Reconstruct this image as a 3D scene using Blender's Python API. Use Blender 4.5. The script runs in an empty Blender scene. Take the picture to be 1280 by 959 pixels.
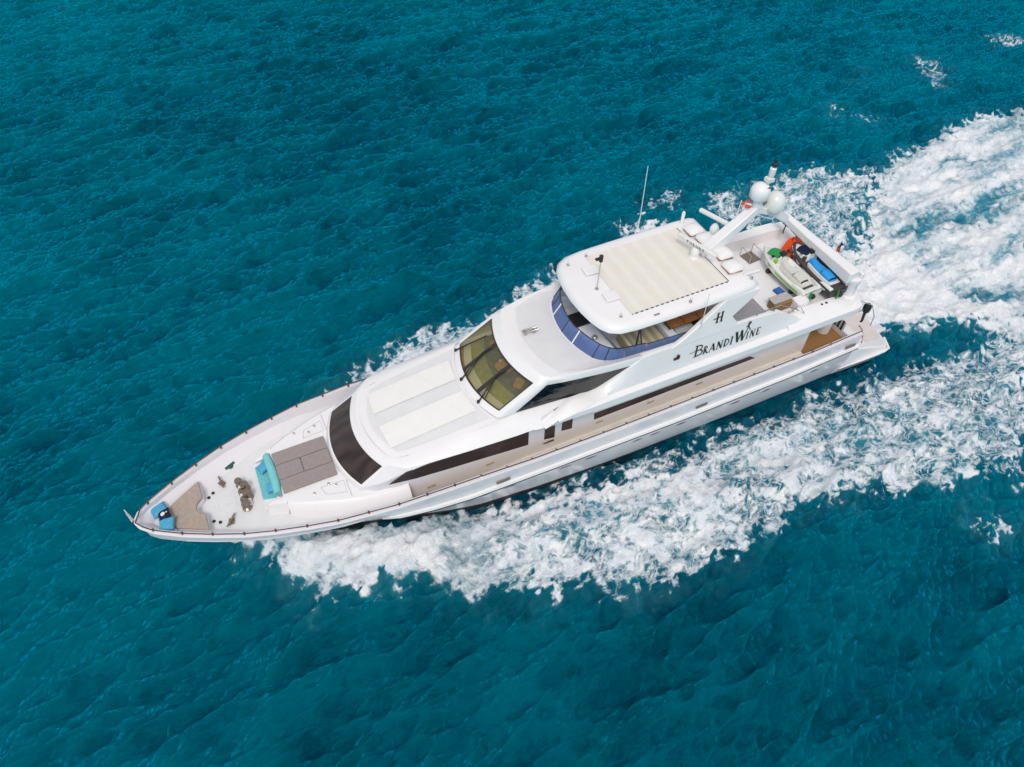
import bpy, math, random
import numpy as np
R_ = math.radians
sc = bpy.context.scene
col = sc.collection
rng = np.random.default_rng(7)
random.seed(5)

# ------------------------------------------------------------------ camera
# world = boat axes: x forward (bow at +31), y to port, z up from the waterline
from mathutils import Matrix, Vector
cam = bpy.data.cameras.new('camera')
camo = bpy.data.objects.new('camera', cam); col.objects.link(camo)
rt = Vector((-0.90408696, 0.42722817, 0.01014151)); up = Vector((-0.32055605, -0.69366264, 0.6450395)); fw = Vector((-0.28261384, -0.57992088, -0.76408192))
m = Matrix.Identity(4)
for i in range(3):
    m[i][0] = rt[i]; m[i][1] = up[i]; m[i][2] = -fw[i]
m.translation = (25.5567, 16.4645, 25.8022)
camo.matrix_world = m
cam.sensor_width = 36; cam.lens = 932.11 / 1280 * 36
cam.clip_start = 0.5; cam.clip_end = 20000
sc.camera = camo

# ------------------------------------------------------------------ sky, sun, exposure
SUN_EL, SUN_AZ = 56.0, 58.0          # azimuth measured from +x (bow) towards +y (port)
w = bpy.data.worlds.new('World'); sc.world = w; w.use_nodes = True
nt = w.node_tree; nt.nodes.clear()
sky = nt.nodes.new('ShaderNodeTexSky'); sky.sky_type = 'NISHITA'; sky.sun_disc = False
sky.sun_elevation = R_(SUN_EL); sky.sun_rotation = R_(90 - SUN_AZ)
sky.dust_density = 6.0; sky.air_density = 1.0; sky.ozone_density = 0.6
bg = nt.nodes.new('ShaderNodeBackground'); bg.inputs[1].default_value = 0.15
out = nt.nodes.new('ShaderNodeOutputWorld')
# broken pale overcast over most of the sky
gtc = nt.nodes.new('ShaderNodeTexCoord'); gm = nt.nodes.new('ShaderNodeMapping'); gm.inputs['Scale'].default_value = (1, 1, 2.2)
gn = nt.nodes.new('ShaderNodeTexNoise'); gn.inputs['Scale'].default_value = 2.4; gn.inputs['Detail'].default_value = 5
nt.links.new(gtc.outputs['Generated'], gm.inputs[0]); nt.links.new(gm.outputs[0], gn.inputs['Vector'])
gr = nt.nodes.new('ShaderNodeValToRGB'); gr.color_ramp.elements[0].position = .32; gr.color_ramp.elements[1].position = .68
gr.color_ramp.elements[0].color = (2.6, 2.75, 3.0, 1); gr.color_ramp.elements[1].color = (6.6, 6.7, 6.9, 1)
nt.links.new(gn.outputs['Fac'], gr.inputs['Fac'])
gx_ = nt.nodes.new('ShaderNodeMix'); gx_.data_type = 'RGBA'; gx_.inputs['Factor'].default_value = .7
nt.links.new(sky.outputs[0], gx_.inputs['A']); nt.links.new(gr.outputs[0], gx_.inputs['B'])
nt.links.new(gx_.outputs['Result'], bg.inputs[0]); nt.links.new(bg.outputs[0], out.inputs[0])
sl = bpy.data.lights.new('sun', 'SUN'); sl.energy = 1.4; sl.angle = R_(16); sl.color = (1, .985, .95)
so = bpy.data.objects.new('sun', sl); col.objects.link(so)
d = Vector((math.cos(R_(SUN_EL)) * math.cos(R_(SUN_AZ)), math.cos(R_(SUN_EL)) * math.sin(R_(SUN_AZ)), math.sin(R_(SUN_EL))))
so.rotation_euler = d.to_track_quat('Z', 'Y').to_euler()
so.location = (15, 0, 60)
sc.view_settings.view_transform = 'Standard'; sc.view_settings.look = 'None'
sc.view_settings.exposure = -0.06; sc.view_settings.gamma = 1
sc.view_settings.use_curve_mapping = False
sc.render.engine = 'CYCLES'
sc.cycles.max_bounces = 8; sc.cycles.transparent_max_bounces = 12
sc.cycles.use_denoising = True

# ------------------------------------------------------------------ materials
MATS = {}
def mat(name, c, rough=.45, spec=.5, metal=0, noise=0.06, scale=6.0, bump=0.0, bscale=60., coat=0):
    if name in MATS: return MATS[name]
    mt = bpy.data.materials.new(name); mt.use_nodes = True; n = mt.node_tree
    b = n.nodes['Principled BSDF']
    b.inputs['Roughness'].default_value = rough; b.inputs['Metallic'].default_value = metal
    b.inputs['Specular IOR Level'].default_value = spec
    b.inputs['Coat Weight'].default_value = coat
    tc = n.nodes.new('ShaderNodeTexCoord')
    nz = n.nodes.new('ShaderNodeTexNoise'); nz.inputs['Scale'].default_value = scale; nz.inputs['Detail'].default_value = 6
    n.links.new(tc.outputs['Object'], nz.inputs['Vector'])
    rp = n.nodes.new('ShaderNodeValToRGB')
    rp.color_ramp.elements[0].position = .3; rp.color_ramp.elements[1].position = .7
    rp.color_ramp.elements[0].color = (*[max(0, x * (1 - noise)) for x in c], 1)
    rp.color_ramp.elements[1].color = (*[min(1, x * (1 + noise)) for x in c], 1)
    n.links.new(nz.outputs['Fac'], rp.inputs['Fac']); n.links.new(rp.outputs['Color'], b.inputs['Base Color'])
    if bump:
        n2 = n.nodes.new('ShaderNodeTexNoise'); n2.inputs['Scale'].default_value = bscale; n2.inputs['Detail'].default_value = 3
        n.links.new(tc.outputs['Object'], n2.inputs['Vector'])
        bp = n.nodes.new('ShaderNodeBump'); bp.inputs['Strength'].default_value = bump; bp.inputs['Distance'].default_value = .02
        n.links.new(n2.outputs['Fac'], bp.inputs['Height']); n.links.new(bp.outputs['Normal'], b.inputs['Normal'])
    MATS[name] = mt
    return mt

def ramp_on_wave(mt, axis, scale, c0, c1, p0=.35, p1=.65, dist=0.0):
    n = mt.node_tree; b = n.nodes['Principled BSDF']
    tc = n.nodes.new('ShaderNodeTexCoord'); wv = n.nodes.new('ShaderNodeTexWave')
    wv.bands_direction = axis; wv.inputs['Scale'].default_value = scale; wv.inputs['Distortion'].default_value = dist
    wv.inputs['Detail'].default_value = 2
    n.links.new(tc.outputs['Object'], wv.inputs['Vector'])
    rp = n.nodes.new('ShaderNodeValToRGB'); e = rp.color_ramp.elements
    e[0].position = p0; e[1].position = p1; e[0].color = (*c0, 1); e[1].color = (*c1, 1)
    n.links.new(wv.outputs['Fac'], rp.inputs['Fac'])
    nz = n.nodes.new('ShaderNodeTexNoise'); nz.inputs['Scale'].default_value = 3; nz.inputs['Detail'].default_value = 6
    n.links.new(tc.outputs['Object'], nz.inputs['Vector'])
    mx = n.nodes.new('ShaderNodeMix'); mx.data_type = 'RGBA'; mx.blend_type = 'MULTIPLY'; mx.inputs['Factor'].default_value = .5
    n.links.new(rp.outputs['Color'], mx.inputs['A']); n.links.new(nz.outputs['Color'], mx.inputs['B'])
    br = n.nodes.new('ShaderNodeMix'); br.data_type = 'RGBA'; br.inputs['Factor'].default_value = .75
    n.links.new(mx.outputs['Result'], br.inputs['A']); n.links.new(rp.outputs['Color'], br.inputs['B'])
    n.links.new(br.outputs['Result'], b.inputs['Base Color'])

WHITE = mat('white_gelcoat', (.80, .785, .79), .3, .5, noise=.02, scale=.8)
HULLW = mat('hull_paint', (.77, .74, .77), .16, .5, noise=.02, scale=.6, coat=.3)
DECKW = mat('nonskid_deck', (.70, .70, .71), .7, .3, noise=.03, scale=2, bump=.25, bscale=90)
DECKT = mat('tan_nonskid', (.70, .64, .56), .8, .2, noise=.08, scale=2, bump=.3, bscale=90)
DECKG = mat('grey_nonskid', (.30, .29, .31), .8, .2, noise=.08, scale=3, bump=.3, bscale=90)
PLATF = mat('platform_nonskid', (.62, .56, .53), .75, .2, noise=.04, scale=2, bump=.2)
GLASSD = mat('dark_brown_glass', (.030, .016, .014), .06, .6, noise=.25, scale=1.2)
ramp_on_wave(GLASSD, 'Y', .45, (.024, .013, .011), (.050, .031, .027), .1, .95, 11.0)  # paler streaks in the glass colour imitate reflections
GLASSB = mat('black_glass', (.006, .006, .008), .04, .6, noise=.2, scale=2)
BLACK = mat('black_rubber', (.012, .012, .013), .5, noise=.2)
DARK = mat('dark_frame', (.03, .022, .024), .35, noise=.15)
STEEL = mat('stainless', (.55, .53, .5), .22, metal=1, noise=.12, scale=30)
BRONZE = mat('weathered_bronze', (.30, .24, .18), .3, metal=.8, noise=.35, scale=25)
RAILM = mat('varnished_rail', (.07, .04, .035), .35, noise=.3, scale=14)
GREYC = mat('taupe_cushion', (.32, .275, .265), .9, .1, noise=.07, scale=9, bump=.5, bscale=140)
TANC = mat('tan_cushion', (.41, .335, .285), .9, .1, noise=.09, scale=7, bump=.5, bscale=140)
TEALC = mat('aqua_cushion', (.16, .50, .55), .85, .15, noise=.08, scale=8, bump=.5, bscale=120)
SKYB = mat('sky_blue_fabric', (.09, .38, .58), .85, .15, noise=.1, scale=9, bump=.5, bscale=120)
NAVY = mat('navy_fabric', (.012, .02, .06), .85, .15, noise=.2, scale=9, bump=.4, bscale=120)
CANVAS = mat('cream_canvas', (.66, .60, .50), .85, .15, noise=.05, scale=3, bump=.3, bscale=70)
ramp_on_wave(CANVAS, 'X', .55, (.77, .735, .665), (.80, .77, .71), .3, .95, .25)
PADW = mat('pale_deck_panel', (.80, .79, .765), .75, .2, noise=.02, scale=3, bump=.2)
LACING = mat('laced_edge', (.1, .1, .1), .8)
ramp_on_wave(LACING, 'X', 1.5, (.02, .018, .016), (.66, .62, .55), .4, .55)
TEAK = mat('teak', (.36, .19, .07), .6, .3)
ramp_on_wave(TEAK, 'X', 3.4, (.05, .025, .01), (.40, .20, .065), .04, .2)
WOOD = mat('varnished_wood', (.36, .13, .03), .25, .5, noise=.3, scale=5, coat=.3)
WICKER = mat('brown_wicker', (.26, .15, .05), .7, noise=.4, scale=40, bump=.6, bscale=60)
BEIGE = mat('beige_upholstery', (.55, .47, .34), .85, .1, noise=.08, bump=.3)
ramp_on_wave(BEIGE, 'X', .9, (.42, .35, .22), (.60, .52, .37), .3, .7, .3)
ORANGE = mat('orange_fabric', (.80, .09, .01), .7, noise=.15, scale=12, bump=.7, bscale=30)
REDF = mat('red_flag_cloth', (.72, .07, .03), .8, noise=.08)
GREENF = mat('green_cloth', (.02, .30, .07), .6, noise=.2, scale=14, bump=.5, bscale=40)
LIME = mat('lime_stripe', (.22, .55, .05), .4, noise=.05)
SKIW = mat('ski_white', (.74, .74, .71), .25, noise=.03, coat=.4)
SKIS = mat('ski_pale_seat', (.60, .60, .55), .6, noise=.06, bump=.2)
SKIK = mat('ski_charcoal', (.055, .045, .05), .5, noise=.2)
SKIB = mat('ski_blue', (.02, .32, .75), .5, noise=.08)
BLUEB = mat('blue_plastic', (.02, .10, .34), .4, noise=.1)
YELL = mat('yellow_grip', (.62, .42, .12), .6, noise=.15)
LETTER = mat('letter_dark', (.016, .024, .022), .35, noise=.2)
OLIVE = mat('dash_olive', (.30, .32, .08), .6, noise=.25, scale=4)
DASHG = mat('dash_grey', (.10, .12, .10), .5, noise=.5, scale=5)
DASHT = mat('dash_orange_wood', (.42, .20, .05), .4, noise=.25, scale=6)
INTER = mat('interior_dark', (.02, .015, .015), .8, noise=.2)
ANTIF = mat('antifouling', (.012, .013, .016), .6, noise=.3)
LAMPG = mat('lamp_glass', (.75, .75, .72), .15, noise=.03)
TOPW = mat('house_white', (.70, .71, .73), .4, .4, noise=.02, scale=.8)

HOUSEW = mat('house_side_tan_bounce', (.72, .70, .73), .4, .4, noise=.02, scale=.8)
def paint_tan_bounce(mt):  # tan light bounced off the side deck, painted low on the wall
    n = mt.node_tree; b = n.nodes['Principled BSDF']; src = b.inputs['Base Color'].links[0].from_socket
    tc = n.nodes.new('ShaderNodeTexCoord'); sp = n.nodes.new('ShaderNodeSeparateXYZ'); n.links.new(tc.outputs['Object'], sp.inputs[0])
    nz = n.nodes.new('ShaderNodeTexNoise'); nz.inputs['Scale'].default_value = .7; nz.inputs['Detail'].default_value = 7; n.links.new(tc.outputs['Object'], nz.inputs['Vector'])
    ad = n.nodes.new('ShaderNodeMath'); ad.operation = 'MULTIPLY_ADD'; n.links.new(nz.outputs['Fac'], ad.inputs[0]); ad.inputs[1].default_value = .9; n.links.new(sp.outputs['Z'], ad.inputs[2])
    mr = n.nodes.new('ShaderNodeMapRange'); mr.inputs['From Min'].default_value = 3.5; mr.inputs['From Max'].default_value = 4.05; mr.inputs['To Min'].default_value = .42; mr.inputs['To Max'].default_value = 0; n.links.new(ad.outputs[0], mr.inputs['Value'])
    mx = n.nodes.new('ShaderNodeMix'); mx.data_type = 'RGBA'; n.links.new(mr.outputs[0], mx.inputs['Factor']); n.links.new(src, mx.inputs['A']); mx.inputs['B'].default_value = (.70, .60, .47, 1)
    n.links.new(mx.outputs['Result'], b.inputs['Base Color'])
paint_tan_bounce(HOUSEW)

def glass(name, tint, tr):
    mt = bpy.data.materials.new(name); mt.use_nodes = True; n = mt.node_tree; n.nodes.clear()
    o = n.nodes.new('ShaderNodeOutputMaterial'); t = n.nodes.new('ShaderNodeBsdfTransparent'); t.inputs[0].default_value = (*tint, 1)
    p = n.nodes.new('ShaderNodeBsdfPrincipled'); p.inputs['Roughness'].default_value = .05
    tc = n.nodes.new('ShaderNodeTexCoord'); nz = n.nodes.new('ShaderNodeTexNoise'); nz.inputs['Scale'].default_value = 1.5
    n.links.new(tc.outputs['Object'], nz.inputs['Vector'])
    rp = n.nodes.new('ShaderNodeValToRGB'); rp.color_ramp.elements[0].color = (*[x * .8 for x in tint], 1); rp.color_ramp.elements[1].color = (*[min(1, x * 1.1) for x in tint], 1)
    n.links.new(nz.outputs['Fac'], rp.inputs['Fac']); n.links.new(rp.outputs[0], p.inputs['Base Color'])
    mx = n.nodes.new('ShaderNodeMixShader'); mx.inputs[0].default_value = 1 - tr
    n.links.new(t.outputs[0], mx.inputs[1]); n.links.new(p.outputs[0], mx.inputs[2]); n.links.new(mx.outputs[0], o.inputs[0])
    return mt
WSHIELD = glass('windshield_glass', (.66, .64, .46), .88)
VENT = glass('blue_acrylic', (.20, .30, .60), .58)

# ------------------------------------------------------------------ mesh helpers
def add(name, V, F, mt, parent=None, smooth=None, bevel=0, seg=2):
    me = bpy.data.meshes.new(name)
    me.from_pydata([tuple(map(float, v)) for v in V], [], [tuple(f) for f in F])
    import bmesh
    bm = bmesh.new(); bm.from_mesh(me)
    bmesh.ops.remove_doubles(bm, verts=bm.verts, dist=1e-5)
    bmesh.ops.recalc_face_normals(bm, faces=bm.faces)
    bm.to_mesh(me); bm.free()
    me.materials.append(mt)
    if smooth is not None:
        me.polygons.foreach_set('use_smooth', [True] * len(me.polygons))
        me.set_sharp_from_angle(angle=R_(smooth))
    o = bpy.data.objects.new(name, me); col.objects.link(o)
    if parent is not None: o.parent = parent
    if bevel:
        b = o.modifiers.new('bevel', 'BEVEL'); b.width = bevel; b.segments = seg; b.limit_method = 'ANGLE'; b.angle_limit = R_(35)
        me.polygons.foreach_set('use_smooth', [True] * len(me.polygons)); me.set_sharp_from_angle(angle=R_(50))
    return o
class MB:
    def __init__(s): s.V = []; s.F = []
    def raw(s, V, F):
        k = len(s.V); s.V += [tuple(v) for v in V]; s.F += [tuple(i + k for i in f) for f in F]; return s
    def grid(s, P, closed_u=False):
        n, mm = len(P), len(P[0]); V = [p for r in P for p in r]; F = []
        for i in range(n - 1 + (1 if closed_u else 0)):
            for j in range(mm - 1):
                a = i * mm + j; b = ((i + 1) % n) * mm + j
                F.append((a, a + 1, b + 1, b))
        return s.raw(V, F)
    def fan(s, ring): return s.raw(ring, [tuple(range(len(ring)))])
    def box(s, c, size, rz=0, rx=0, ry=0):
        from mathutils import Euler
        M = Euler((rx, ry, rz)).to_matrix(); V = []
        for sx in (-1, 1):
            for sy in (-1, 1):
                for sz in (-1, 1):
                    v = M @ Vector((sx * size[0] / 2, sy * size[1] / 2, sz * size[2] / 2)); V.append((v.x + c[0], v.y + c[1], v.z + c[2]))
        return s.raw(V, [(0, 1, 3, 2), (4, 6, 7, 5), (0, 4, 5, 1), (2, 3, 7, 6), (0, 2, 6, 4), (1, 5, 7, 3)])
    def tube(s, pts, r, n=8, caps=True):
        pts = [Vector(p) for p in pts]; rs = r if isinstance(r, (list, tuple)) else [r] * len(pts)
        rings = []
        for i, p in enumerate(pts):
            t = (pts[min(i + 1, len(pts) - 1)] - pts[max(i - 1, 0)]).normalized()
            a = Vector((0, 0, 1)) if abs(t.z) < .9 else Vector((1, 0, 0))
            u = t.cross(a).normalized(); v = t.cross(u)
            rings.append([tuple(p + (u * math.cos(k * 2 * math.pi / n) + v * math.sin(k * 2 * math.pi / n)) * rs[i]) for k in range(n)])
        k0 = len(s.V); V = [p for q in rings for p in q]; F = []
        for i in range(len(rings) - 1):
            for k in range(n):
                F.append((i * n + k, i * n + (k + 1) % n, (i + 1) * n + (k + 1) % n, (i + 1) * n + k))
        if caps: F += [tuple(range(n)), tuple((len(rings) - 1) * n + k for k in range(n))]
        return s.raw(V, F)
    def lathe(s, c, prof, n=20, axis='z'):
        V = []; F = []
        for (r, h) in prof:
            for k in range(n):
                a = 2 * math.pi * k / n; x, y, z = r * math.cos(a), r * math.sin(a), h
                V.append((c[0] + x, c[1] + y, c[2] + z) if axis == 'z' else ((c[0] + z, c[1] + x, c[2] + y) if axis == 'x' else (c[0] + x, c[1] + z, c[2] + y)))
        for i in range(len(prof) - 1):
            for k in range(n): F.append((i * n + k, i * n + (k + 1) % n, (i + 1) * n + (k + 1) % n, (i + 1) * n + k))
        F += [tuple(range(n)), tuple((len(prof) - 1) * n + k for k in range(n))]
        return s.raw(V, F)
    def prism(s, bottom, top):
        n = len(bottom)
        return s.raw(list(bottom) + list(top), [tuple(range(n)), tuple(range(n, 2 * n))] + [(i, (i + 1) % n, n + (i + 1) % n, n + i) for i in range(n)])
    def build(s, name, mt, parent=None, smooth=None, bevel=0, seg=2): return add(name, s.V, s.F, mt, parent, smooth, bevel, seg)
def tag(o, label, cat, group=None):
    o['label'] = label; o['category'] = cat
    if group: o['group'] = group
    return o
def empty(name, loc=(0, 0, 0), rz=0):
    o = bpy.data.objects.new(name, None); o.location = loc; o.rotation_euler = (0, 0, rz); o.empty_display_size = .3; col.objects.link(o); return o
def copy_tree(o, parent=None):
    c = o.copy(); col.objects.link(c)
    if parent is not None: c.parent = parent
    for ch in list(o.children): copy_tree(ch, c)
    return c
def it(x, T):
    return float(np.interp(x, [t[0] for t in T], [t[1] for t in T]))

# ------------------------------------------------------------------ the sea
N_, DX = 800, 0.125                       # 100 m of simulated chop round the yacht
X0, Y0 = -48.0, -68.0
def spec_field(f, seed):
    g = np.random.default_rng(seed).standard_normal((N_, N_))
    kx = np.fft.fftfreq(N_, DX) * 2 * np.pi; KX, KY = np.meshgrid(kx, kx, indexing='ij')
    K = np.hypot(KX, KY); K[0, 0] = 1e-6
    A = f(K, KX, KY); A[0, 0] = 0
    h = np.fft.ifft2(np.fft.fft2(g) * A).real
    return h / h.std()
def windsea(K, KX, KY):
    ang = np.arctan2(KY, KX) - R_(99)
    kp = 2 * np.pi / 3.6
    return np.exp(-0.62 * (kp / K) ** 2) * K ** -1.6 * (0.035 + np.abs(np.cos(ang)) ** 4)
def cross(K, KX, KY):
    ang = np.arctan2(KY, KX) - R_(130)
    kp = 2 * np.pi / 1.5
    return np.exp(-0.62 * (kp / K) ** 2) * K ** -1.5 * (0.15 + np.abs(np.cos(ang)) ** 2)
def swell(K, KX, KY):
    ang = np.arctan2(KY, KX) - R_(110)
    return np.exp(-0.62 * ((2 * np.pi / 9) / K) ** 2 - (K * .55) ** 2) * K ** -1.5 * np.abs(np.cos(ang)) ** 3
def band(lo, hi): return lambda K, KX, KY: np.exp(-(K / (2 * np.pi / lo)) ** 2) * (1 - np.exp(-(K / (2 * np.pi / hi)) ** 2))
H = 0.115 * spec_field(windsea, 1) + 0.032 * spec_field(cross, 2) + .075 * spec_field(swell, 12)
kx_ = np.fft.fftfreq(N_, DX) * 2 * np.pi; KX_, KY_ = np.meshgrid(kx_, kx_, indexing='ij'); KK_ = np.hypot(KX_, KY_); KK_[0, 0] = 1
FH = np.fft.fft2(H); CX = np.fft.ifft2(-1j * KX_ / KK_ * FH).real; CY = np.fft.ifft2(-1j * KY_ / KK_ * FH).real   # choppy crests
wx, wy, nz3 = spec_field(band(.9, 5), 3), spec_field(band(.9, 5), 4), spec_field(band(.5, 2), 5)
wx2, wy2 = spec_field(band(.35, 1.2), 8), spec_field(band(.35, 1.2), 9)
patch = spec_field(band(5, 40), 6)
gx = X0 + DX * np.arange(N_); gy = Y0 + DX * np.arange(N_)
GX, GY = np.meshgrid(gx, gy, indexing='ij')
wx3, wy3 = spec_field(band(.25, .6), 10), spec_field(band(.25, .6), 11)
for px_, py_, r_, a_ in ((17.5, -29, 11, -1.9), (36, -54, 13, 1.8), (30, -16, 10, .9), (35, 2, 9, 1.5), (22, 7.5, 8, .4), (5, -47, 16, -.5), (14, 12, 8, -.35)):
    patch = patch + a_ * np.exp(-((GX - px_) ** 2 + (GY - py_) ** 2) / r_ ** 2)      # broad lighter and darker patches in the sea colour
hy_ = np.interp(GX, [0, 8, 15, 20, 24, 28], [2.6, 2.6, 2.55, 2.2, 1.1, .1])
patch = patch - 5.0 * np.exp(-(np.clip(np.abs(GY) - hy_, 0, None) / 1.5) ** 2) * np.clip((GX + 1) / 2, 0, 1) * np.clip((26 - GX) / 4, 0, 1)   # water colour darkened along the hull for its shade and dark reflection
QX, QY = GX + .22 * wx + .22 * wx2 + .10 * wx3, GY + .22 * wy + .22 * wy2 + .10 * wy3
FOAM=[
(0.6,0.5,[(28.80,-0.50),(28.57,0.93),(27.71,1.93),(26.94,3.48),(26.09,3.61),(25.47,3.56),(23.87,3.83),(23.29,3.96),(22.21,5.59),(20.62,5.59),(19.46,6.88),(18.08,6.77),(16.72,7.65),(16.48,8.10),(14.37,8.05),(13.94,8.46),(12.50,8.21),(10.26,7.98),(8.12,7.76),(6.23,7.95),(4.64,8.06),(3.64,7.22),(4.59,6.10),(7.07,4.95),(9.90,4.31),(13.15,3.24),(16.52,2.54),(18.57,2.29),(21.14,1.82),(25.79,-0.03),(28.40,-0.96)]),
(0.95,0.8,[(28.65,-1.08),(27.83,-0.70),(24.73,0.74),(23.75,1.70),(21.89,2.41),(20.34,3.13),(18.63,2.43),(16.94,2.63),(15.25,2.92),(13.26,3.41),(11.16,4.39),(8.69,5.96),(9.29,6.73),(11.95,6.10),(14.25,5.03),(16.73,4.27),(18.67,3.95),(20.70,3.95),(22.53,3.64),(24.74,3.66),(26.38,3.07),(27.34,1.65),(28.42,0.53)]),
(0.55,0.6,[(11.62,3.29),(9.79,2.99),(6.93,3.13),(4.83,3.26),(3.09,3.09),(1.63,3.55),(-0.50,3.58),(-2.04,3.52),(-3.74,3.85),(-5.27,3.87),(-6.89,3.86),(-8.90,4.48),(-1.20,10.56),(-0.64,9.43),(0.90,9.58),(2.46,9.37),(4.24,8.54),(6.23,7.95),(9.64,7.18),(11.08,4.85)]),
(0.68,0.5,[(28.76,-1.13),(28.82,0.16),(28.52,0.95),(27.71,1.93),(27.01,3.52),(25.96,3.67),(23.29,3.96),(21.65,3.87),(20.97,2.22),(24.68,0.57)]),
(0.4,0.7,[(10.18,2.96),(7.68,2.98),(4.62,3.00),(2.00,3.17),(-0.31,3.27),(-0.55,4.03),(2.13,4.36),(5.33,3.87),(8.23,3.72)]),
(1,0.6,[(-1.67,0.85),(-2.80,-2.00),(-4.57,-2.71),(-5.76,-0.78),(-5.83,1.85),(-5.05,2.59),(-2.67,1.85)]),
(0.45,0.6,[(16.73,2.23),(14.56,2.37),(10.97,2.91),(10.02,4.48),(14.65,3.19)]),
(0.72,0.5,[(-2.35,0.56),(-2.84,-1.99),(-5.22,-4.21),(-9.10,-7.19),(-12.12,-9.37),(-15.64,-10.17),(-20.01,-11.07),(-22.89,-11.06),(-26.69,-10.46),(-8.00,5.24),(-6.41,3.81),(-5.41,2.75),(-3.34,2.22),(-1.71,2.05)]),
(0.92,1.2,[(-2.35,0.56),(-3.04,-2.03),(-6.26,-4.87),(-7.77,-3.42),(-7.76,-0.55),(-9.37,4.09),(-8.00,5.24),(-5.54,2.63),(-2.08,1.93)]),
(1,0.6,[(-2.81,-2.13),(-6.06,-4.96),(-10.36,-8.35),(-11.91,-9.00),(-11.36,-7.90),(-7.78,-4.95),(-4.06,-1.56)]),
(0.55,0.8,[(-6.10,-11.19),(-7.75,-11.35),(-9.40,-9.69),(-11.46,-9.21),(-5.45,-4.48),(-2.95,-2.41),(-2.53,-5.07),(-2.23,-6.71),(-0.19,-6.88),(0.77,-9.24),(-0.11,-11.29),(-1.63,-11.45),(-2.18,-9.51)]),
(0.62,0.8,[(-12.61,-10.09),(-17.74,-10.23),(-23.63,-10.73),(-24.99,-9.03),(-18.99,-3.99),(-14.01,-5.38),(-11.15,-7.55)]),
(0.55,0.5,[(23.78,-6.47),(21.88,-7.14),(20.12,-7.72),(18.85,-8.42),(17.68,-8.24),(16.05,-7.61),(14.64,-7.88),(12.29,-9.07),(10.84,-9.21),(9.91,-8.31),(12.73,-6.38),(15.65,-5.66),(19.13,-5.06),(22.79,-5.45)]),
(0.6,0.4,[(6.40,-10.65),(4.32,-11.10),(3.30,-10.39),(2.99,-9.09),(4.57,-9.06)]),
(0.55,0.4,[(3.45,-11.83),(2.13,-12.73),(1.15,-12.28),(1.67,-10.69),(2.49,-11.07)]),
(0.75,0.3,[(-13.10,-15.70),(-14.24,-16.08),(-13.04,-14.86)]),
(0.42,0.5,[(-14.22,-14.97),(-15.61,-13.80),(-15.01,-13.01),(-13.82,-13.55)]),
(0.6,0.4,[(-17.56,-18.09),(-18.83,-19.01),(-17.25,-17.26)]),
(0.3,0.8,[(-23.68,-19.83),(-26.45,-17.92),(-23.39,-14.27),(-20.55,-14.37)]),
(0.4,0.6,[(-31.40,-19.88),(-34.52,-17.76),(-32.90,-16.39),(-30.08,-17.92)]),
(0.75,0.3,[(2.18,10.84),(1.75,11.17),(1.00,11.98),(2.15,11.91),(2.77,11.62)]),
(0.36,0.6,[(-1.34,-11.84),(-4.05,-11.22),(-3.49,-9.74),(-0.73,-10.58)]),
(0.62,0.4,[(-0.02,9.58),(-2.04,9.85),(-1.01,10.73)]),
(0.45,0.3,[(6.02,7.71),(4.54,8.40),(4.37,8.89),(5.11,8.55)])]
HOLES=[
(0.5,0.9,[(-7.73,-4.58),(-11.86,-4.52),(-14.99,-4.51),(-18.89,-4.47),(-17.56,-3.34),(-12.77,-3.06),(-8.83,-3.31)]),
(0.58,0.7,[(-6.52,-0.43),(-8.60,1.32),(-10.70,2.49),(-9.58,3.44),(-7.52,2.31)]),
(0.1,0.5,[(-1.11,2.53),(-2.47,2.58),(-4.73,3.15),(-4.67,3.71),(-2.97,3.61),(-1.45,3.36)])]

FOAM += [(1.0, .6, [(-.3, -2.5), (-.3, 1.5), (-2.6, 1.4), (-4.5, -1), (-4, -4.6), (-2.4, -4.2)]), (.56, .6, [(27.8, -.4), (23.6, -5.4), (20, -6.2), (14, -7), (7, -7.6), (7, -4.4), (16, -3.4), (22, -2.2), (26, -.8)])]
def sdist(poly, PX, PY):
    dmin = np.full(PX.shape, 1e9); ins = np.zeros(PX.shape, bool); n = len(poly)
    for i in range(n):
        ax, ay = poly[i]; bx, by = poly[(i + 1) % n]
        ex, ey = bx - ax, by - ay; t = np.clip(((PX - ax) * ex + (PY - ay) * ey) / (ex * ex + ey * ey + 1e-9), 0, 1)
        dmin = np.minimum(dmin, np.hypot(PX - ax - t * ex, PY - ay - t * ey))
        c = (ay > PY) != (by > PY)
        ins ^= c & (PX < (bx - ax) * (PY - ay) / (by - ay + 1e-12) + ax)
    return np.where(ins, dmin, -dmin)
wash = np.zeros((N_, N_)); foam = np.zeros((N_, N_)); milk = np.zeros((N_, N_))
def region(poly, pad):
    xs = [p[0] for p in poly]; ys = [p[1] for p in poly]
    i0, i1 = np.searchsorted(gx, [min(xs) - pad, max(xs) + pad]); j0, j1 = np.searchsorted(gy, [min(ys) - pad, max(ys) + pad])
    return slice(i0, i1), slice(j0, j1)
for q_, (dens, soft, poly) in enumerate(FOAM):
    S = region(poly, 3.5)
    sd = sdist(poly, QX[S], QY[S])
    t = np.clip((sd + soft * .5) / (soft * 1.6), 0, 1); t = t * t * (3 - 2 * t)
    foam[S] = np.maximum(foam[S], dens * t)
    t2 = np.clip((sd + 1.2) / 2.6, 0, 1)
    if q_ in (5, 7, 8): wash[S] = np.maximum(wash[S], np.clip((sd + .3) / 1.4, 0, 1))
    milk[S] = np.maximum(milk[S], dens * dens * t2 * t2)
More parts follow.
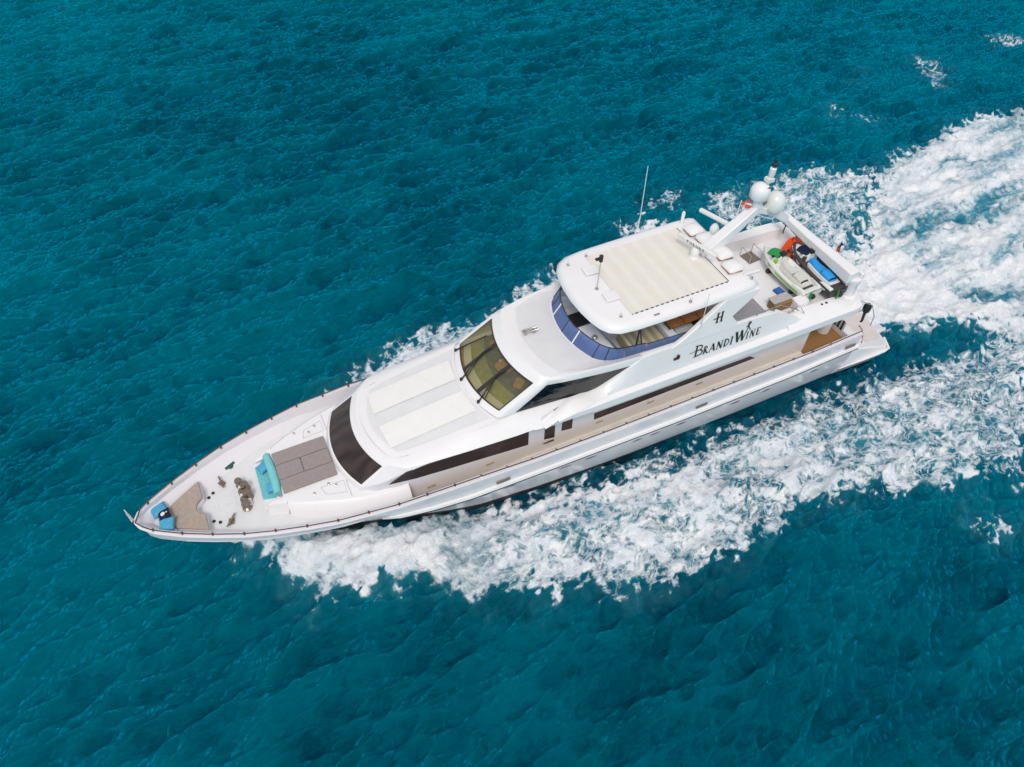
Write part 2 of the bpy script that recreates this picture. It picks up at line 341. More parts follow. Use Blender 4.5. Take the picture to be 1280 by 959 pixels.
for lim, soft, poly in HOLES:
    S = region(poly, 3)
    t = np.clip((sdist(poly, QX[S], QY[S]) + soft * .5) / (soft * 1.5), 0, 1)
    foam[S] = foam[S] * (1 - t) + np.minimum(foam[S], lim) * t
# the trough and crest of the bow wave and the churned stern water
H = H * (1 - .35 * np.clip(milk * 1.2, 0, 1))
H += foam * (0.10 + (0.05 * nz3 * foam + .05 * wx2) * (1 - .6 * wash))
def ridge(pts, h, wdt):
    global H
    best = np.full((N_, N_), 1e9)
    for (ax, ay), (bx, by) in zip(pts[:-1], pts[1:]):
        ex, ey = bx - ax, by - ay; t = np.clip(((GX - ax) * ex + (GY - ay) * ey) / (ex * ex + ey * ey), 0, 1)
        best = np.minimum(best, np.hypot(GX - ax - t * ex, GY - ay - t * ey))
    H += h * np.exp(-(best / wdt) ** 2)
ridge([(28.6, .1), (26.8, .7)], .45, .7)
ridge([(28.0, .6), (24.5, 2.2), (20.5, 3.9), (15, 5.2), (8, 6.4)], .32, 1.0)
ridge([(28.0, -.6), (24.5, -2.2), (20.5, -3.9), (15, -5.2), (6, -6.6)], .25, 1.0)
ridge([(-2.2, -3.6), (-6.2, -9.5)], .5, 1.0)
ridge([(-2.5, 1.8), (-9, 3.4)], .25, 1.2)
edge = np.minimum(np.minimum(np.arange(N_), N_ - 1 - np.arange(N_)) * DX / 6, 1)
H *= edge[:, None] * edge[None, :]
# sea material: one water material; foam and aerated water follow where the wake really is
sm = bpy.data.materials.new('sea_water'); sm.use_nodes = True; n = sm.node_tree; L = n.links.new
b = n.nodes['Principled BSDF']
def nd(t, **k):
    x = n.nodes.new(t)
    for a, v in k.items():
        if a in ('operation', 'data_type', 'blend_type', 'noise_dimensions', 'attribute_name', 'interpolation_type', 'feature', 'use_clamp'): setattr(x, a, v)
        else: x.inputs[a].default_value = v
    return x
def mth(op, a, bb=None, clamp=False):
    x = nd('ShaderNodeMath', operation=op); x.use_clamp = clamp
    for i, v in enumerate((a, bb)):
        if v is None: continue
        if hasattr(v, 'links'): L(v, x.inputs[i])
        else: x.inputs[i].default_value = v
    return x.outputs[0]
def smooth(v, a, c):
    x = nd('ShaderNodeMapRange', interpolation_type='SMOOTHSTEP'); L(v, x.inputs['Value'])
    for nm, q in (('From Min', a), ('From Max', c)):
        if hasattr(q, 'links'): L(q, x.inputs[nm])
        else: x.inputs[nm].default_value = q
    return x.outputs['Result']
tc = nd('ShaderNodeTexCoord'); POS = tc.outputs['Object']
fa = nd('ShaderNodeAttribute', attribute_name='foam').outputs['Fac']; ma = nd('ShaderNodeAttribute', attribute_name='milk').outputs['Fac']
pa = nd('ShaderNodeAttribute', attribute_name='patch').outputs['Fac']
# the foam drifts aft: stretch its pattern a little along the boat
mp = nd('ShaderNodeMapping'); mp.inputs['Scale'].default_value = (.8, 1, 1); mp.inputs['Rotation'].default_value = (0, 0, R_(-12)); L(POS, mp.inputs['Vector'])
wn = nd('ShaderNodeTexNoise', Scale=.9, Detail=4.0, Roughness=.55); L(mp.outputs[0], wn.inputs['Vector'])
wv = nd('ShaderNodeVectorMath', operation='SCALE'); wv.inputs['Scale'].default_value = 1.15
ws = nd('ShaderNodeVectorMath', operation='SUBTRACT'); ws.inputs[1].default_value = (.5, .5, .5); L(wn.outputs['Color'], ws.inputs[0]); L(ws.outputs[0], wv.inputs[0])
wa = nd('ShaderNodeVectorMath', operation='ADD'); L(mp.outputs[0], wa.inputs[0]); L(wv.outputs[0], wa.inputs[1]); WP = wa.outputs[0]
def vor(s, vec=None):
    x = nd('ShaderNodeTexVoronoi', Scale=s, feature='DISTANCE_TO_EDGE'); L(vec or WP, x.inputs['Vector']); return x.outputs['Distance']
def noi(s, dt=6.0, rg=.6, vec=None):
    x = nd('ShaderNodeTexNoise', Scale=s, Detail=dt, Roughness=rg); L(vec or WP, x.inputs['Vector']); return x.outputs['Fac']
def inv(x): return mth('SUBTRACT', 1.0, x, True)
fine = noi(2.6, 9, .68); mid = noi(1.0, 6, .6); finer = noi(7.0, 6, .7)
v1 = smooth(vor(1.15), .0, .40); v2 = smooth(vor(2.9), .0, .38)
hole = mth('ADD', mth('ADD', mth('MULTIPLY', smooth(fine, .30, .70), .40), mth('MULTIPLY', smooth(mid, .30, .70), .22)), mth('ADD', mth('MULTIPLY', v1, .20), mth('MULTIPLY', v2, .18)))
fd = mth('ADD', fa, mth('MULTIPLY', mth('SUBTRACT', noi(.28, 4, .55, POS), .5), .85))
fd = mth('MULTIPLY', fd, smooth(fa, 0.0, .35))
body = inv(smooth(hole, mth('SUBTRACT', fd, .32), mth('ADD', fd, .08)))
thin = mth('MULTIPLY', inv(smooth(vor(.95), .0, mth('MULTIPLY', mid, .16))), smooth(fd, .18, .42))
thin2 = mth('MULTIPLY', inv(smooth(vor(2.4), .0, mth('MULTIPLY', fine, .17))), smooth(fd, .28, .55))
lace = mth('MULTIPLY', mth('MAXIMUM', thin, thin2), smooth(finer, .32, .60))
foamm = mth('MAXIMUM', body, mth('MULTIPLY', lace, .85))
# propeller wash: long soft streaks drawn out behind the transom
wsh = nd('ShaderNodeAttribute', attribute_name='wash').outputs['Fac']
sm_ = nd('ShaderNodeMapping'); sm_.inputs['Scale'].default_value = (.34, 1.1, 1); sm_.inputs['Rotation'].default_value = (0, 0, R_(8)); L(WP, sm_.inputs['Vector'])
stk = mth('ADD', mth('MULTIPLY', noi(.75, 8, .66, sm_.outputs[0]), .72), mth('MULTIPLY', fine, .28))
streak = smooth(mth('ADD', stk, mth('MULTIPLY', mth('SUBTRACT', fa, .74), .70)), .33, .55)
mxw = nd('ShaderNodeMix', data_type='FLOAT'); L(wsh, mxw.inputs['Factor']); L(foamm, mxw.inputs['A']); L(streak, mxw.inputs['B']); foamm = mxw.outputs['Result']
foamm = mth('MULTIPLY', foamm, smooth(fa, .02, .14), True)
# spray thrown out by the bow: fine streaks running outwards and aft
sxyz = nd('ShaderNodeSeparateXYZ'); L(POS, sxyz.inputs[0])
bowm = mth('MULTIPLY', smooth(sxyz.outputs['X'], 19.0, 23.5), smooth(sxyz.outputs['Y'], -.5, .8))
sb = nd('ShaderNodeMapping'); sb.inputs['Rotation'].default_value = (0, 0, R_(-118)); L(POS, sb.inputs['Vector'])
sb2 = nd('ShaderNodeMapping'); sb2.inputs['Scale'].default_value = (.30, 1.5, 1); L(sb.outputs[0], sb2.inputs['Vector'])
sp_n = mth('ADD', mth('MULTIPLY', noi(1.7, 9, .70, sb2.outputs[0]), .62), mth('MULTIPLY', fine, .38))
spray = smooth(mth('ADD', sp_n, mth('MULTIPLY', mth('SUBTRACT', fd, .62), .52)), .37, .58)
mxb = nd('ShaderNodeMix', data_type='FLOAT'); L(bowm, mxb.inputs['Factor']); L(foamm, mxb.inputs['A']); L(mth('MULTIPLY', spray, smooth(fa, .02, .2)), mxb.inputs['B']); foamm = mxb.outputs['Result']
# water colours
deep = nd('ShaderNodeMix', data_type='RGBA'); deep.inputs['A'].default_value = (.000, .017, .034, 1); deep.inputs['B'].default_value = (.000, .078, .108, 1)
big = noi(.05, 3, .5, POS)
# faint pale streaks painted into the water colour for reflected and focused light
vm = nd('ShaderNodeMapping'); vm.inputs['Scale'].default_value = (.55, .8, 1); vm.inputs['Rotation'].default_value = (0, 0, R_(-35)); L(POS, vm.inputs['Vector'])
vw = nd('ShaderNodeTexNoise', Scale=.55, Detail=5.0, Roughness=.6); L(vm.outputs[0], vw.inputs['Vector'])
vs = nd('ShaderNodeVectorMath', operation='MULTIPLY_ADD'); vs.inputs[1].default_value = (1.6, 1.6, 1.6); L(vw.outputs['Color'], vs.inputs[0]); L(vm.outputs[0], vs.inputs[2])
pale_streak = mth('ABSOLUTE', mth('SUBTRACT', noi(.6, 8, .66, vs.outputs[0]), .5)); pale_streak = inv(smooth(pale_streak, .0, .13))
ht_ = nd('ShaderNodeSeparateXYZ'); L(POS, ht_.inputs[0])  # height lightens the crests: scattered light put into the water colour
L(smooth(mth('ADD', mth('ADD', mth('MULTIPLY', pa, .06), mth('MULTIPLY', mth('ADD', big, .5), .5)), mth('ADD', mth('MULTIPLY', pale_streak, .12), mth('MULTIPLY', ht_.outputs['Z'], .30))), .30, .80), deep.inputs['Factor'])
aer = nd('ShaderNodeMix', data_type='RGBA'); L(deep.outputs['Result'], aer.inputs['A']); aer.inputs['B'].default_value = (.20, .47, .55, 1)
mk = mth('MULTIPLY', mth('MULTIPLY', ma, 1.1), smooth(noi(.8, 6, .62), .32, .70), True); L(mk, aer.inputs['Factor'])
wh = nd('ShaderNodeMix', data_type='RGBA'); wh.inputs['A'].default_value = (.66, .71, .77, 1); wh.inputs['B'].default_value = (.86, .86, .87, 1)
L(smooth(mth('ADD', mth('MULTIPLY', finer, .5), mth('MULTIPLY', mid, .5)), .40, .60), wh.inputs['Factor'])
rm = nd('ShaderNodeMapping'); rm.inputs['Scale'].default_value = (.34, 1.25, 1); rm.inputs['Rotation'].default_value = (0, 0, R_(-8)); L(POS, rm.inputs['Vector'])
rip = mth('ADD', mth('MULTIPLY', noi(1.9, 8, .72, rm.outputs[0]), .21), mth('MULTIPLY', noi(7.0, 5, .7, rm.outputs[0]), .035))
bw = nd('ShaderNodeBump', Strength=1.0, Distance=1.0); L(rip, bw.inputs['Height'])
fb = mth('MULTIPLY', smooth(fa, .1, .6), mth('ADD', mth('MULTIPLY', fine, .09), mth('MULTIPLY', finer, .05)))
bm_ = nd('ShaderNodeBump', Strength=1.0, Distance=1.0); L(fb, bm_.inputs['Height'])
# foam: a rough white scatterer
L(wh.outputs['Result'], b.inputs['Base Color']); b.inputs['Roughness'].default_value = .8; b.inputs['Specular IOR Level'].default_value = .2; L(bm_.outputs[0], b.inputs['Normal'])
# water: light scattered back from below does not depend on the slope of the surface, the reflection does
df = nd('ShaderNodeBsdfDiffuse'); L(aer.outputs['Result'], df.inputs['Color']); nz_ = nd('ShaderNodeCombineXYZ', Z=1.0); L(nz_.outputs[0], df.inputs['Normal'])
gl = nd('ShaderNodeBsdfGlossy', Roughness=.10); gl.inputs['Color'].default_value = (.0, .74, 1.0, 1); L(bw.outputs[0], gl.inputs['Normal'])
fr = nd('ShaderNodeFresnel', IOR=1.5); L(bw.outputs[0], fr.inputs['Normal'])
wm = nd('ShaderNodeMixShader'); L(mth('MULTIPLY', fr.outputs[0], 1.9, True), wm.inputs[0]); L(df.outputs[0], wm.inputs[1]); L(gl.outputs[0], wm.inputs[2])
fm = nd('ShaderNodeMixShader'); L(foamm, fm.inputs[0]); L(wm.outputs[0], fm.inputs[1]); L(b.outputs[0], fm.inputs[2])
L(fm.outputs[0], n.nodes['Material Output'].inputs['Surface'])

ed2 = edge[:, None] * edge[None, :] * (1 - .6 * np.clip(milk, 0, 1)) * .5
V = np.stack([GX - CX * ed2, GY - CY * ed2, H], -1).reshape(-1, 3)
idx = np.arange(N_ * N_).reshape(N_, N_)
Q = np.stack([idx[:-1, :-1], idx[1:, :-1], idx[1:, 1:], idx[:-1, 1:]], -1).reshape(-1, 4)
fq = foam.reshape(-1)[Q].mean(1) > .22
far = 6000.0
cx = [(gx[0], gy[0]), (gx[-1], gy[0]), (gx[-1], gy[-1]), (gx[0], gy[-1])]
FV = np.array([(x, y, 0) for x, y in cx] + [(-far, -far, 0), (far, -far, 0), (far, far, 0), (-far, far, 0)])
def sheet(name, quads, extra=False):
    used = np.unique(quads); remap = np.zeros(N_ * N_, int); remap[used] = np.arange(len(used))
    vv = V[used]; qq = remap[quads]; at = [a.reshape(-1)[used] for a in (foam, milk, patch, wash)]
    if extra:
        k = len(vv); vv = np.vstack([vv, FV]); at = [np.concatenate([a, np.zeros(8)]) for a in at]
        qq = np.vstack([qq, np.array([(k + i, k + 4 + i, k + 4 + (i + 1) % 4, k + (i + 1) % 4) for i in range(4)])])
    me = bpy.data.meshes.new(name); me.vertices.add(len(vv)); me.vertices.foreach_set('co', vv.astype(np.float32).ravel())
    me.loops.add(qq.size); me.loops.foreach_set('vertex_index', qq.astype(np.int32).ravel())
    me.polygons.add(len(qq)); me.polygons.foreach_set('loop_start', np.arange(0, qq.size, 4, dtype=np.int32)); me.polygons.foreach_set('loop_total', np.full(len(qq), 4, np.int32))
    me.update(calc_edges=True); me.polygons.foreach_set('use_smooth', [True] * len(qq))
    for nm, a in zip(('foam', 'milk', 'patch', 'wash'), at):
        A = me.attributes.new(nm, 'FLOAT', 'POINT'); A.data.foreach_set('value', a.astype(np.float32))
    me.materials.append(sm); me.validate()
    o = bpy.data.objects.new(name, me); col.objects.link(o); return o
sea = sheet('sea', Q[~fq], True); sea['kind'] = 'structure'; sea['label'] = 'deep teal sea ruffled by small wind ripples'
wake = sheet('wake_foam', Q[fq]); wake['kind'] = 'stuff'; wake['label'] = 'white foam and churned aqua water of the yacht wake'; wake['category'] = 'foam'

# ------------------------------------------------------------------ the yacht
yacht = empty('motor_yacht', (0, 0, 0))
tag(yacht, 'long white three-deck motor yacht under way with foredeck sunpads and a hardtop', 'yacht')
def mir(p): return (p[0], -p[1], p[2])
L0 = [(-.35, 0, -.8), (20, 0, -.9), (26, 0, -.5), (28.3, 0, -.2)]
L1 = [(2.4, 2.5, 0), (8, 2.52, 0), (15, 2.48, 0), (17.5, 2.38, 0), (20, 2.18, 0), (21.2, 1.9, 0), (24.5, .98, 0), (26.2, .48, 0), (28, .1, 0), (28.7, 0, 0)]
L1b = [(2.4, 2.56, .14), (8, 2.58, .16), (13, 2.56, .24), (15, 2.55, .34), (17.5, 2.48, .44), (20, 2.29, .48), (21.2, 2.03, .48), (24.5, 1.08, .5), (26.2, .58, .5), (28, .16, .5), (28.95, 0, .5)]
L2 = [(2.4, 2.86, 1.3), (8, 2.88, 1.25), (15, 2.84, 1.3), (20, 2.66, 1.5), (23, 2.12, 1.7), (26, 1.15, 1.9), (28.3, .38, 2.0), (29.8, 0, 2.0)]
L3 = [(2.4, 2.98, 2.33), (6, 3.0, 2.2), (11.5, 3.02, 2.24), (17, 3.02, 2.42), (20.6, 3.0, 2.54), (22, 2.93, 2.66), (23.5, 2.76, 2.78), (25.5, 2.22, 2.92), (27.5, 1.55, 3.0), (29.3, .75, 3.1), (30.6, 0, 3.15)]
L4 = [(2.4, 2.98, 3.06), (5, 3.08, 3.09), (15, 3.1, 3.2), (18, 3.1, 3.28), (20, 3.08, 3.42), (23.2, 3.04, 3.6), (25.2, 2.83, 3.68), (26.2, 2.61, 3.7), (27.2, 2.35, 3.72), (28.17, 2.04, 3.74), (29.1, 1.64, 3.76), (30, 1.2, 3.78), (30.84, .7, 3.82), (31.25, .33, 3.86), (31.4, 0, 3.88)]
def samp(Lv, t, yi=0.0, dz=0.0):
    x = Lv[0][0] + t * (Lv[-1][0] - yi - Lv[0][0])
    y = it(x, [(p[0], p[1]) for p in Lv]); z = it(x, [(p[0], p[2]) for p in Lv])
    return (x, max(0, y - (yi if y > 0 else 0)), z + dz)
M_ = 90
TS = [1 - (1 - i / (M_ - 1)) ** 1.35 for i in range(M_)]
def foredeck_z(x): return it(x, [(2.4, 2.1), (4.9, 2.1), (5.0, 2.5), (22.6, 2.55), (23.6, 3.08), (31, 3.12)])
rows = []
for t in TS:
    a = [samp(L0, t), samp(L1, t), samp(L1b, t), samp(L2, t), samp(L3, t), samp(L4, t)]
    ti = samp(L4, t, .2, .03); a.append((ti[0], ti[1], ti[2])); tj = samp(L4, t, .26)
    a.append((tj[0], tj[1], foredeck_z(tj[0]) - .05))
    rows.append(a)
hb = MB()
for s in (1, -1):
    P = [[(p[0], s * p[1], p[2]) for p in r] for r in rows]
    hb.grid([[r[k] for k in range(2, 8)] for r in P])
tr = rows[0]
hb.raw([tr[2], tr[3], tr[4], mir(tr[4]), mir(tr[3]), mir(tr[2])], [(0, 1, 2, 3, 4, 5)])
hull = hb.build('hull', HULLW, yacht, smooth=40)
ub = MB()
for s in (1, -1): ub.grid([[(r[k][0], s * r[k][1], r[k][2]) for k in range(0, 3)] for r in rows])
ub.build('hull_bottom', ANTIF, yacht, smooth=40)
# rub rails: white half-round with a dark insert, and the varnished cap rail on stanchions
for s in (1, -1):
    pts = [samp(L3, t) for t in TS if samp(L3, t)[0] < 23.9]
    rr = MB(); prof = [(.0, .11), (.10, .09), (.13, 0.0), (.08, -.05), (.0, -.07)]
    rr.grid([[(p[0], s * (p[1] + q[0] * min(1, (24 - p[0]) * 1.2)), p[2] + q[1]) for q in prof] for p in pts]); rub = rr.build('rub_rail', WHITE, yacht, smooth=50)
    di = MB(); di.tube([(p[0], s * (p[1] + .11), p[2] - .062) for p in pts[::2] if p[0] < 23.3], .022, 6); di.build('rub_rail_insert', DARK, rub)
rail_pts = [samp(L4, t, .10, .10) for t in [i / 140 for i in range(141)]]
rl = MB(); rl.tube([p for p in rail_pts] + [mir(p) for p in rail_pts[::-1][1:]], .021, 8); rail = rl.build('hand_rail', RAILM, yacht, smooth=60)
sx = [30.84, 30, 29.11, 28.17, 27.21, 26.22, 25.23, 24.2, 23.16, 22.14, 21.12] + [20.12 - 1.0 * i for i in range(17)]
for s in (1, -1):
    for x in sx:
        y = it(x, [(p[0], p[1]) for p in L4]) - .12; z = it(x, [(p[0], p[2]) for p in L4])
        MB().lathe((x, s * y, z), [(.035, .0), (.035, .03), (.02, .04), (.02, .09), (.034, .1), (.03, .125)], 8).box((x, s * (y - .03), z + .05), (.05, .08, .04)).build('stanchion', RAILM if x > 20.5 else STEEL, rail, smooth=40)
# decks
db = MB(); xs = [22.6, 23.2, 23.6] + [24 + .25 * i for i in range(27)] + [30.8, 31.0]
def inner(x): return max(.02, it(x, [(p[0] - (.22 if p[0] > 30 else 0), p[1]) for p in L4]) - .24)
db.grid([[(x, inner(x) * (-1 + 2 * j / 8), foredeck_z(x) + .012 * (1 - (-1 + j / 4) ** 2)) for j in range(9)] for x in xs])
db.build('foredeck', DECKW, yacht, smooth=40)
for s in (1, -1):
    MB().grid([[(x, s * 2.25, foredeck_z(x)), (x, s * 2.86, foredeck_z(x))] for x in (5.0, 9, 14, 18, 22.6)]).build('side_deck', DECKT, yacht)
MB().raw([(2.42, -2.86, 2.1), (5.0, -2.86, 2.1), (5.0, 2.86, 2.1), (2.42, 2.86, 2.1)], [(0, 1, 2, 3)]).build('cockpit_deck', TEAK, yacht)
# swim platform: the hull sides run on aft below it
pl = MB()
ho = [(2.42, 2.8), (1.6, 2.86), (.2, 2.9), (-.15, 2.86), (-.42, 2.3), (-.62, 1.2), (-.7, 0)]
ho = ho + [(x, -y) for x, y in ho[::-1][1:]]
pl.prism([(x + .1, y * .90, .0) for x, y in ho], [(x, y * .985, .60) for x, y in ho]); pl.prism([(x, y, .60) for x, y in ho], [(x, y * .99, .98) for x, y in ho])
sp = pl.build('swim_platform', HULLW, yacht, bevel=.05)
cb = MB()
for s in (1, -1):
    pts = [(2.42, 2.84), (.1, 2.86), (-.14, 2.78), (-.36, 2.38), (.55, 2.28), (1.0, 2.28), (1.25, 2.4), (2.42, 2.42)]
    b0 = [(x, s * y, .985) for x, y in pts]; hh = [1.95, 1.12, 1.1, 1.1, 1.14, 1.2, 1.35, 1.95]
    MB().prism(b0, [(x, s * y * .995, h) for (x, y), h in zip(pts, hh)]).build('platform_side_step', WHITE, sp, bevel=.04)
MB().prism([(.62, -2.26, .985), (.62, 2.26, .985), (-.33, 2.24, .985), (-.54, 1.2, .985), (-.6, 0, .985), (-.54, -1.2, .985), (-.33, -2.24, .985)], [(.62, -2.26, .998), (.62, 2.26, .998), (-.33, 2.24, .998), (-.54, 1.2, .998), (-.6, 0, .998), (-.54, -1.2, .998), (-.33, -2.24, .998)]).build('platform_tread', PLATF, sp)
for s in (1, -1):   # stern spray rail
    MB().tube([(2.6, s * 2.84, .78), (1.2, s * 2.9, .84), (.1, s * 2.93, .90), (-.2, s * 2.9, .92), (-.5, s * 2.3, .93)], [.03, .07, .08, .07, .05], 8).build('spray_rail', WHITE, sp, smooth=60)
# transom, stern steps and cockpit corner
tm = MB(); tm.box((2.3, -.55, 1.95), (.16, 3.6, 2.0)); tm.box((2.0, -.55, 1.5), (.6, 3.4, 1.05)); tm.build('transom', WHITE, yacht, bevel=.06)
stp = MB(); 
for k in range(3): stp.box((1.15 + .42 * k, 1.95, 1.17 + .17 * k + .14 * k), (.46, .86, .3 + .3 * k))
stp.build('stern_step', WHITE, yacht, bevel=.03)
stair = MB(); stair.box((2.3, 1.62, 2.45), (.05, .8, .72)); sg = stair.build('stern_gate', WHITE, yacht, bevel=.02)
for k in range(4): MB().box((2.34, 1.32 + .19 * k, 2.5), (.05, .08, .62)).build('gate_slot', DARK, sg)
MB().lathe((2.9, 1.45, 2.1), [(.28, 0), (.28, .6), (.24, .66), (.05, .68)], 20).build('capstan_bollard', WHITE, yacht, smooth=40)
MB().tube([(2.15, 2.5, 3.0), (1.7, 2.42, 2.5), (1.3, 2.36, 1.9), (1.1, 2.36, 1.35)], .035, 8).build('boarding_rail', STEEL, yacht, smooth=60)

# --- deckhouse -----------------------------------------------------------
FR = [0, .2, .4, .6, .75, .85, .93, .97]
NA = 15
def ring(yz, corner, bulge, crown=0.0, xa=4.9):
    """port side aft -> corner, front arc, starboard back aft; yz(x) gives y and z of the side"""
    xc, yc, zc = corner; pts = []
    for f in FR:
        x = xa + f * (xc - xa); y, z = yz(x); pts.append((x, y, z))
    arc = []
    for k in range(NA):
        y = yc * math.cos(math.pi * k / (NA - 1)) if False else yc * (1 - 2 * k / (NA - 1)); q = 1 - (y / yc) ** 2
        arc.append((xc + bulge * q, y, zc + crown * q))
    return pts + arc + [mir(p) for p in pts[::-1]]
def tab(*T): return lambda x: (it(x, [(t[0], t[1]) for t in T]), it(x, [(t[0], t[2]) for t in T]))
D0 = ring(tab((4.9, 2.3, 2.4), (22.5, 2.3, 2.4), (23.6, 2.2, 3.0), (24.4, 1.95, 3.3)), (24.42, 1.92, 3.3), .55)
D1 = ring(tab((4.9, 2.3, 4.5), (21, 2.3, 4.46), (22.6, 2.28, 4.40), (23.3, 2.22, 4.12), (24, 1.9, 3.85)), (24.12, 1.84, 3.82), .52)
D2 = ring(tab((4.9, 2.32, 4.6), (17, 2.72, 4.62), (18, 2.64, 4.58), (20, 2.5, 4.54), (21.6, 2.38, 4.52), (22.6, 2.2, 4.5), (23.05, 1.82, 4.49)), (23.10, 1.79, 4.48), .5)
D3 = ring(tab((4.9, 2.1, 4.8), (18, 2.06, 5.03), (19, 2.02, 5.0), (20, 1.97, 4.90), (22, 1.86, 4.66), (22.8, 1.74, 4.57)), (22.86, 1.70, 4.56), .48, .03)
hs = MB(); hs.grid([[q[i] for q in (D0, D1)] for i in range(len(D0))])
hs.grid([[D1[i], D2[i]] for i in range(len(FR) + 1)]); hs.grid([[D1[i], D2[i]] for i in range(len(FR) + NA - 1, len(D1))])
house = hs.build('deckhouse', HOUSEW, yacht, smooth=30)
def lerp(a, b, t): return tuple(a[i] + (b[i] - a[i]) * t for i in range(3))
def front(Ra, Rb, u, t):
    """point on the curved front between two rings, u -1 (starboard) .. 1 (port)"""
    k = (1 - u) / 2 * (NA - 1); i = min(NA - 2, int(k)); f = k - i; o = len(FR)
    return lerp(lerp(Ra[o + i], Ra[o + i + 1], f), lerp(Rb[o + i], Rb[o + i + 1], f), t)
def fnorm(Ra, Rb, u, t, off):
    p = Vector(front(Ra, Rb, u, t)); e = 1e-3
    du = Vector(front(Ra, Rb, min(1, u + e), t)) - Vector(front(Ra, Rb, max(-1, u - e), t)); dt = Vector(front(Ra, Rb, u, min(1, t + e))) - Vector(front(Ra, Rb, u, max(0, t - e)))
    nn = du.cross(dt).normalized()
    if nn.x < 0: nn = -nn
    return tuple(p + nn * off)
def fpatch(Ra, Rb, u0, u1, t0, t1, off, nu=16, ntt=4):
    return [[fnorm(Ra, Rb, u0 + (u1 - u0) * i / nu, t0 + (t1 - t0) * j / ntt, off) for j in range(ntt + 1)] for i in range(nu + 1)]
fwall = MB(); fwall.grid(fpatch(D1, D2, -1, 1, 0, 1, 0, 28, 4)); fwall.build('front_wall', WHITE, house, smooth=30)
fw_ = MB(); fw_.grid(fpatch(D1, D2, -.955, .955, .06, .88, .012, 28, 4)); fwin = fw_.build('front_window', GLASSD, house, smooth=60)
# trunk roof with shoulder
A_ = ring(tab((4.9, 2.3, 4.95), (14, 2.3, 4.97), (18, 2.06, 5.05), (19, 2.0, 5.07)), (19.0, 1.98, 5.06), .55)
rf = MB(); o8 = len(FR)
rf.grid([[D2[i], lerp(lerp(D2[i], D3[i], .5), (D2[i][0], D2[i][1], D2[i][2] + .5), .08), D3[i]] for i in range(len(D2))])
NT = 14; rowsR = []
for j in range(NT + 1):
    t = j / NT; r = []
    for k in range(NA):
        p = lerp(D3[o8 + k], A_[o8 + k], t); xx = D3[o8][0] + (A_[o8][0] - D3[o8][0]) * t
        e = it(xx, [(18, 2.06), (19, 2.02), (20, 1.97), (22, 1.86), (22.86, 1.70)]) / max(.01, D3[o8][1] + (A_[o8][1] - D3[o8][1]) * t)
        r.append((p[0], p[1] * e, it(xx, [(19, 5.0), (20, 4.90), (22, 4.66), (22.86, 4.56)]) + .06 * (1 - (1 - 2 * k / (NA - 1)) ** 2)))
    rowsR.append(r)
rf.grid(rowsR)
rf.grid([[D3[i], (D3[i][0], D3[i][1] * .6, D3[i][2] + .04), (D3[i][0], 0, D3[i][2] + .06)] for i in range(o8)]); rf.grid([[mir(D3[i]), (D3[i][0], -D3[i][1] * .6, D3[i][2] + .04), (D3[i][0], 0, D3[i][2] + .06)] for i in range(o8)])
roof = rf.build('trunk_roof', WHITE, house, smooth=28)
def roofz(x, y):
    x -= .50 * (1 - (y / 1.85) ** 2)
    return it(x, [(19, 5.0), (20, 4.90), (22, 4.66), (22.86, 4.56)]) + .06 * (1 - (y / 1.9) ** 2)
tr_ = [[(xx + .47 * (1 - f * f), f * yy, roofz(xx + .47 * (1 - f * f), f * yy) + .024) for f in [-1 + .2 * k for k in range(11)]] for xx, yy in ((19.2, 1.80), (19.8, 1.76), (20.5, 1.72), (21.2, 1.68), (22, 1.62), (22.6, 1.52))]
MB().grid(tr_).build('roof_tread', DECKW, roof, smooth=40)
for s in (1, -1):
    g = [[(x + (.12 if x < 20 else .08) * (1.3 - y), s * y, roofz(x, y) + .048) for y in (.3, .55, .8, 1.05, 1.31)] for x in (19.55, 20.3, 21, 21.8, 22.78)]
    pd = MB(); pd.grid(g); pd.build('roof_panel', PADW, roof)
# main-deck windows on both sides
def sidewin(poly, s, name='side_window', y=2.3, mt=GLASSD, off=.012):
    a = [(x, s * (y + off), z) for x, z in poly]; b2 = [(x, s * (y - .03), z) for x, z in poly]
    return MB().prism(b2, a).build(name, mt, house)
for s in (1, -1):
    # long forward window follows the slightly curved wall
    def wy(x): return it(x, [(21, 2.3), (22.6, 2.28), (23.3, 2.22), (23.6, 2.1)])
    top = [(22.62, 4.42), (22, 4.42), (21, 4.43), (20, 4.42), (19, 4.3), (17.95, 4.2)]; bot = [(23.28, 3.97), (22.3, 3.83), (21, 3.67), (20, 3.55), (19, 3.42), (17.95, 3.29)]
    g = [[(t[0], s * (wy(t[0]) + .012), t[1]), (q[0], s * (wy(q[0]) + .012), q[1])] for t, q in zip(top, bot)]
    MB().grid(g).build('side_window', GLASSD, house)
    sidewin([(17.29, 4.2), (16.87, 4.2), (16.85, 3.13), (17.29, 3.23)], s); sidewin([(16.57, 4.2), (16.13, 4.2), (16.12, 3.28), (16.57, 3.36)], s)
    sidewin([(15.16, 3.28), (15.2, 3.68), (7.95, 3.53), (7.62, 3.29)], s, 'strip_window')
    MB().box((17.08, s * 2.33, 3.0), (.4, .04, .05)).build('step_light', DARK, house)
ab = MB(); ab.raw([(4.9, -2.3, 2.1), (4.9, 2.3, 2.1), (4.9, 2.3, 4.6), (4.9, -2.3, 4.6)], [(0, 1, 2, 3)]); ab.build('aft_bulkhead', TOPW, house)
MB().prism([(4.88, -1.4, 2.15), (4.88, .9, 2.15), (4.88, .9, 4.0), (4.88, -1.4, 4.0)], [(4.85, -1.4, 2.15), (4.85, .9, 2.15), (4.85, .9, 4.0), (4.85, -1.4, 4.0)]).build('salon_door', GLASSB, house)
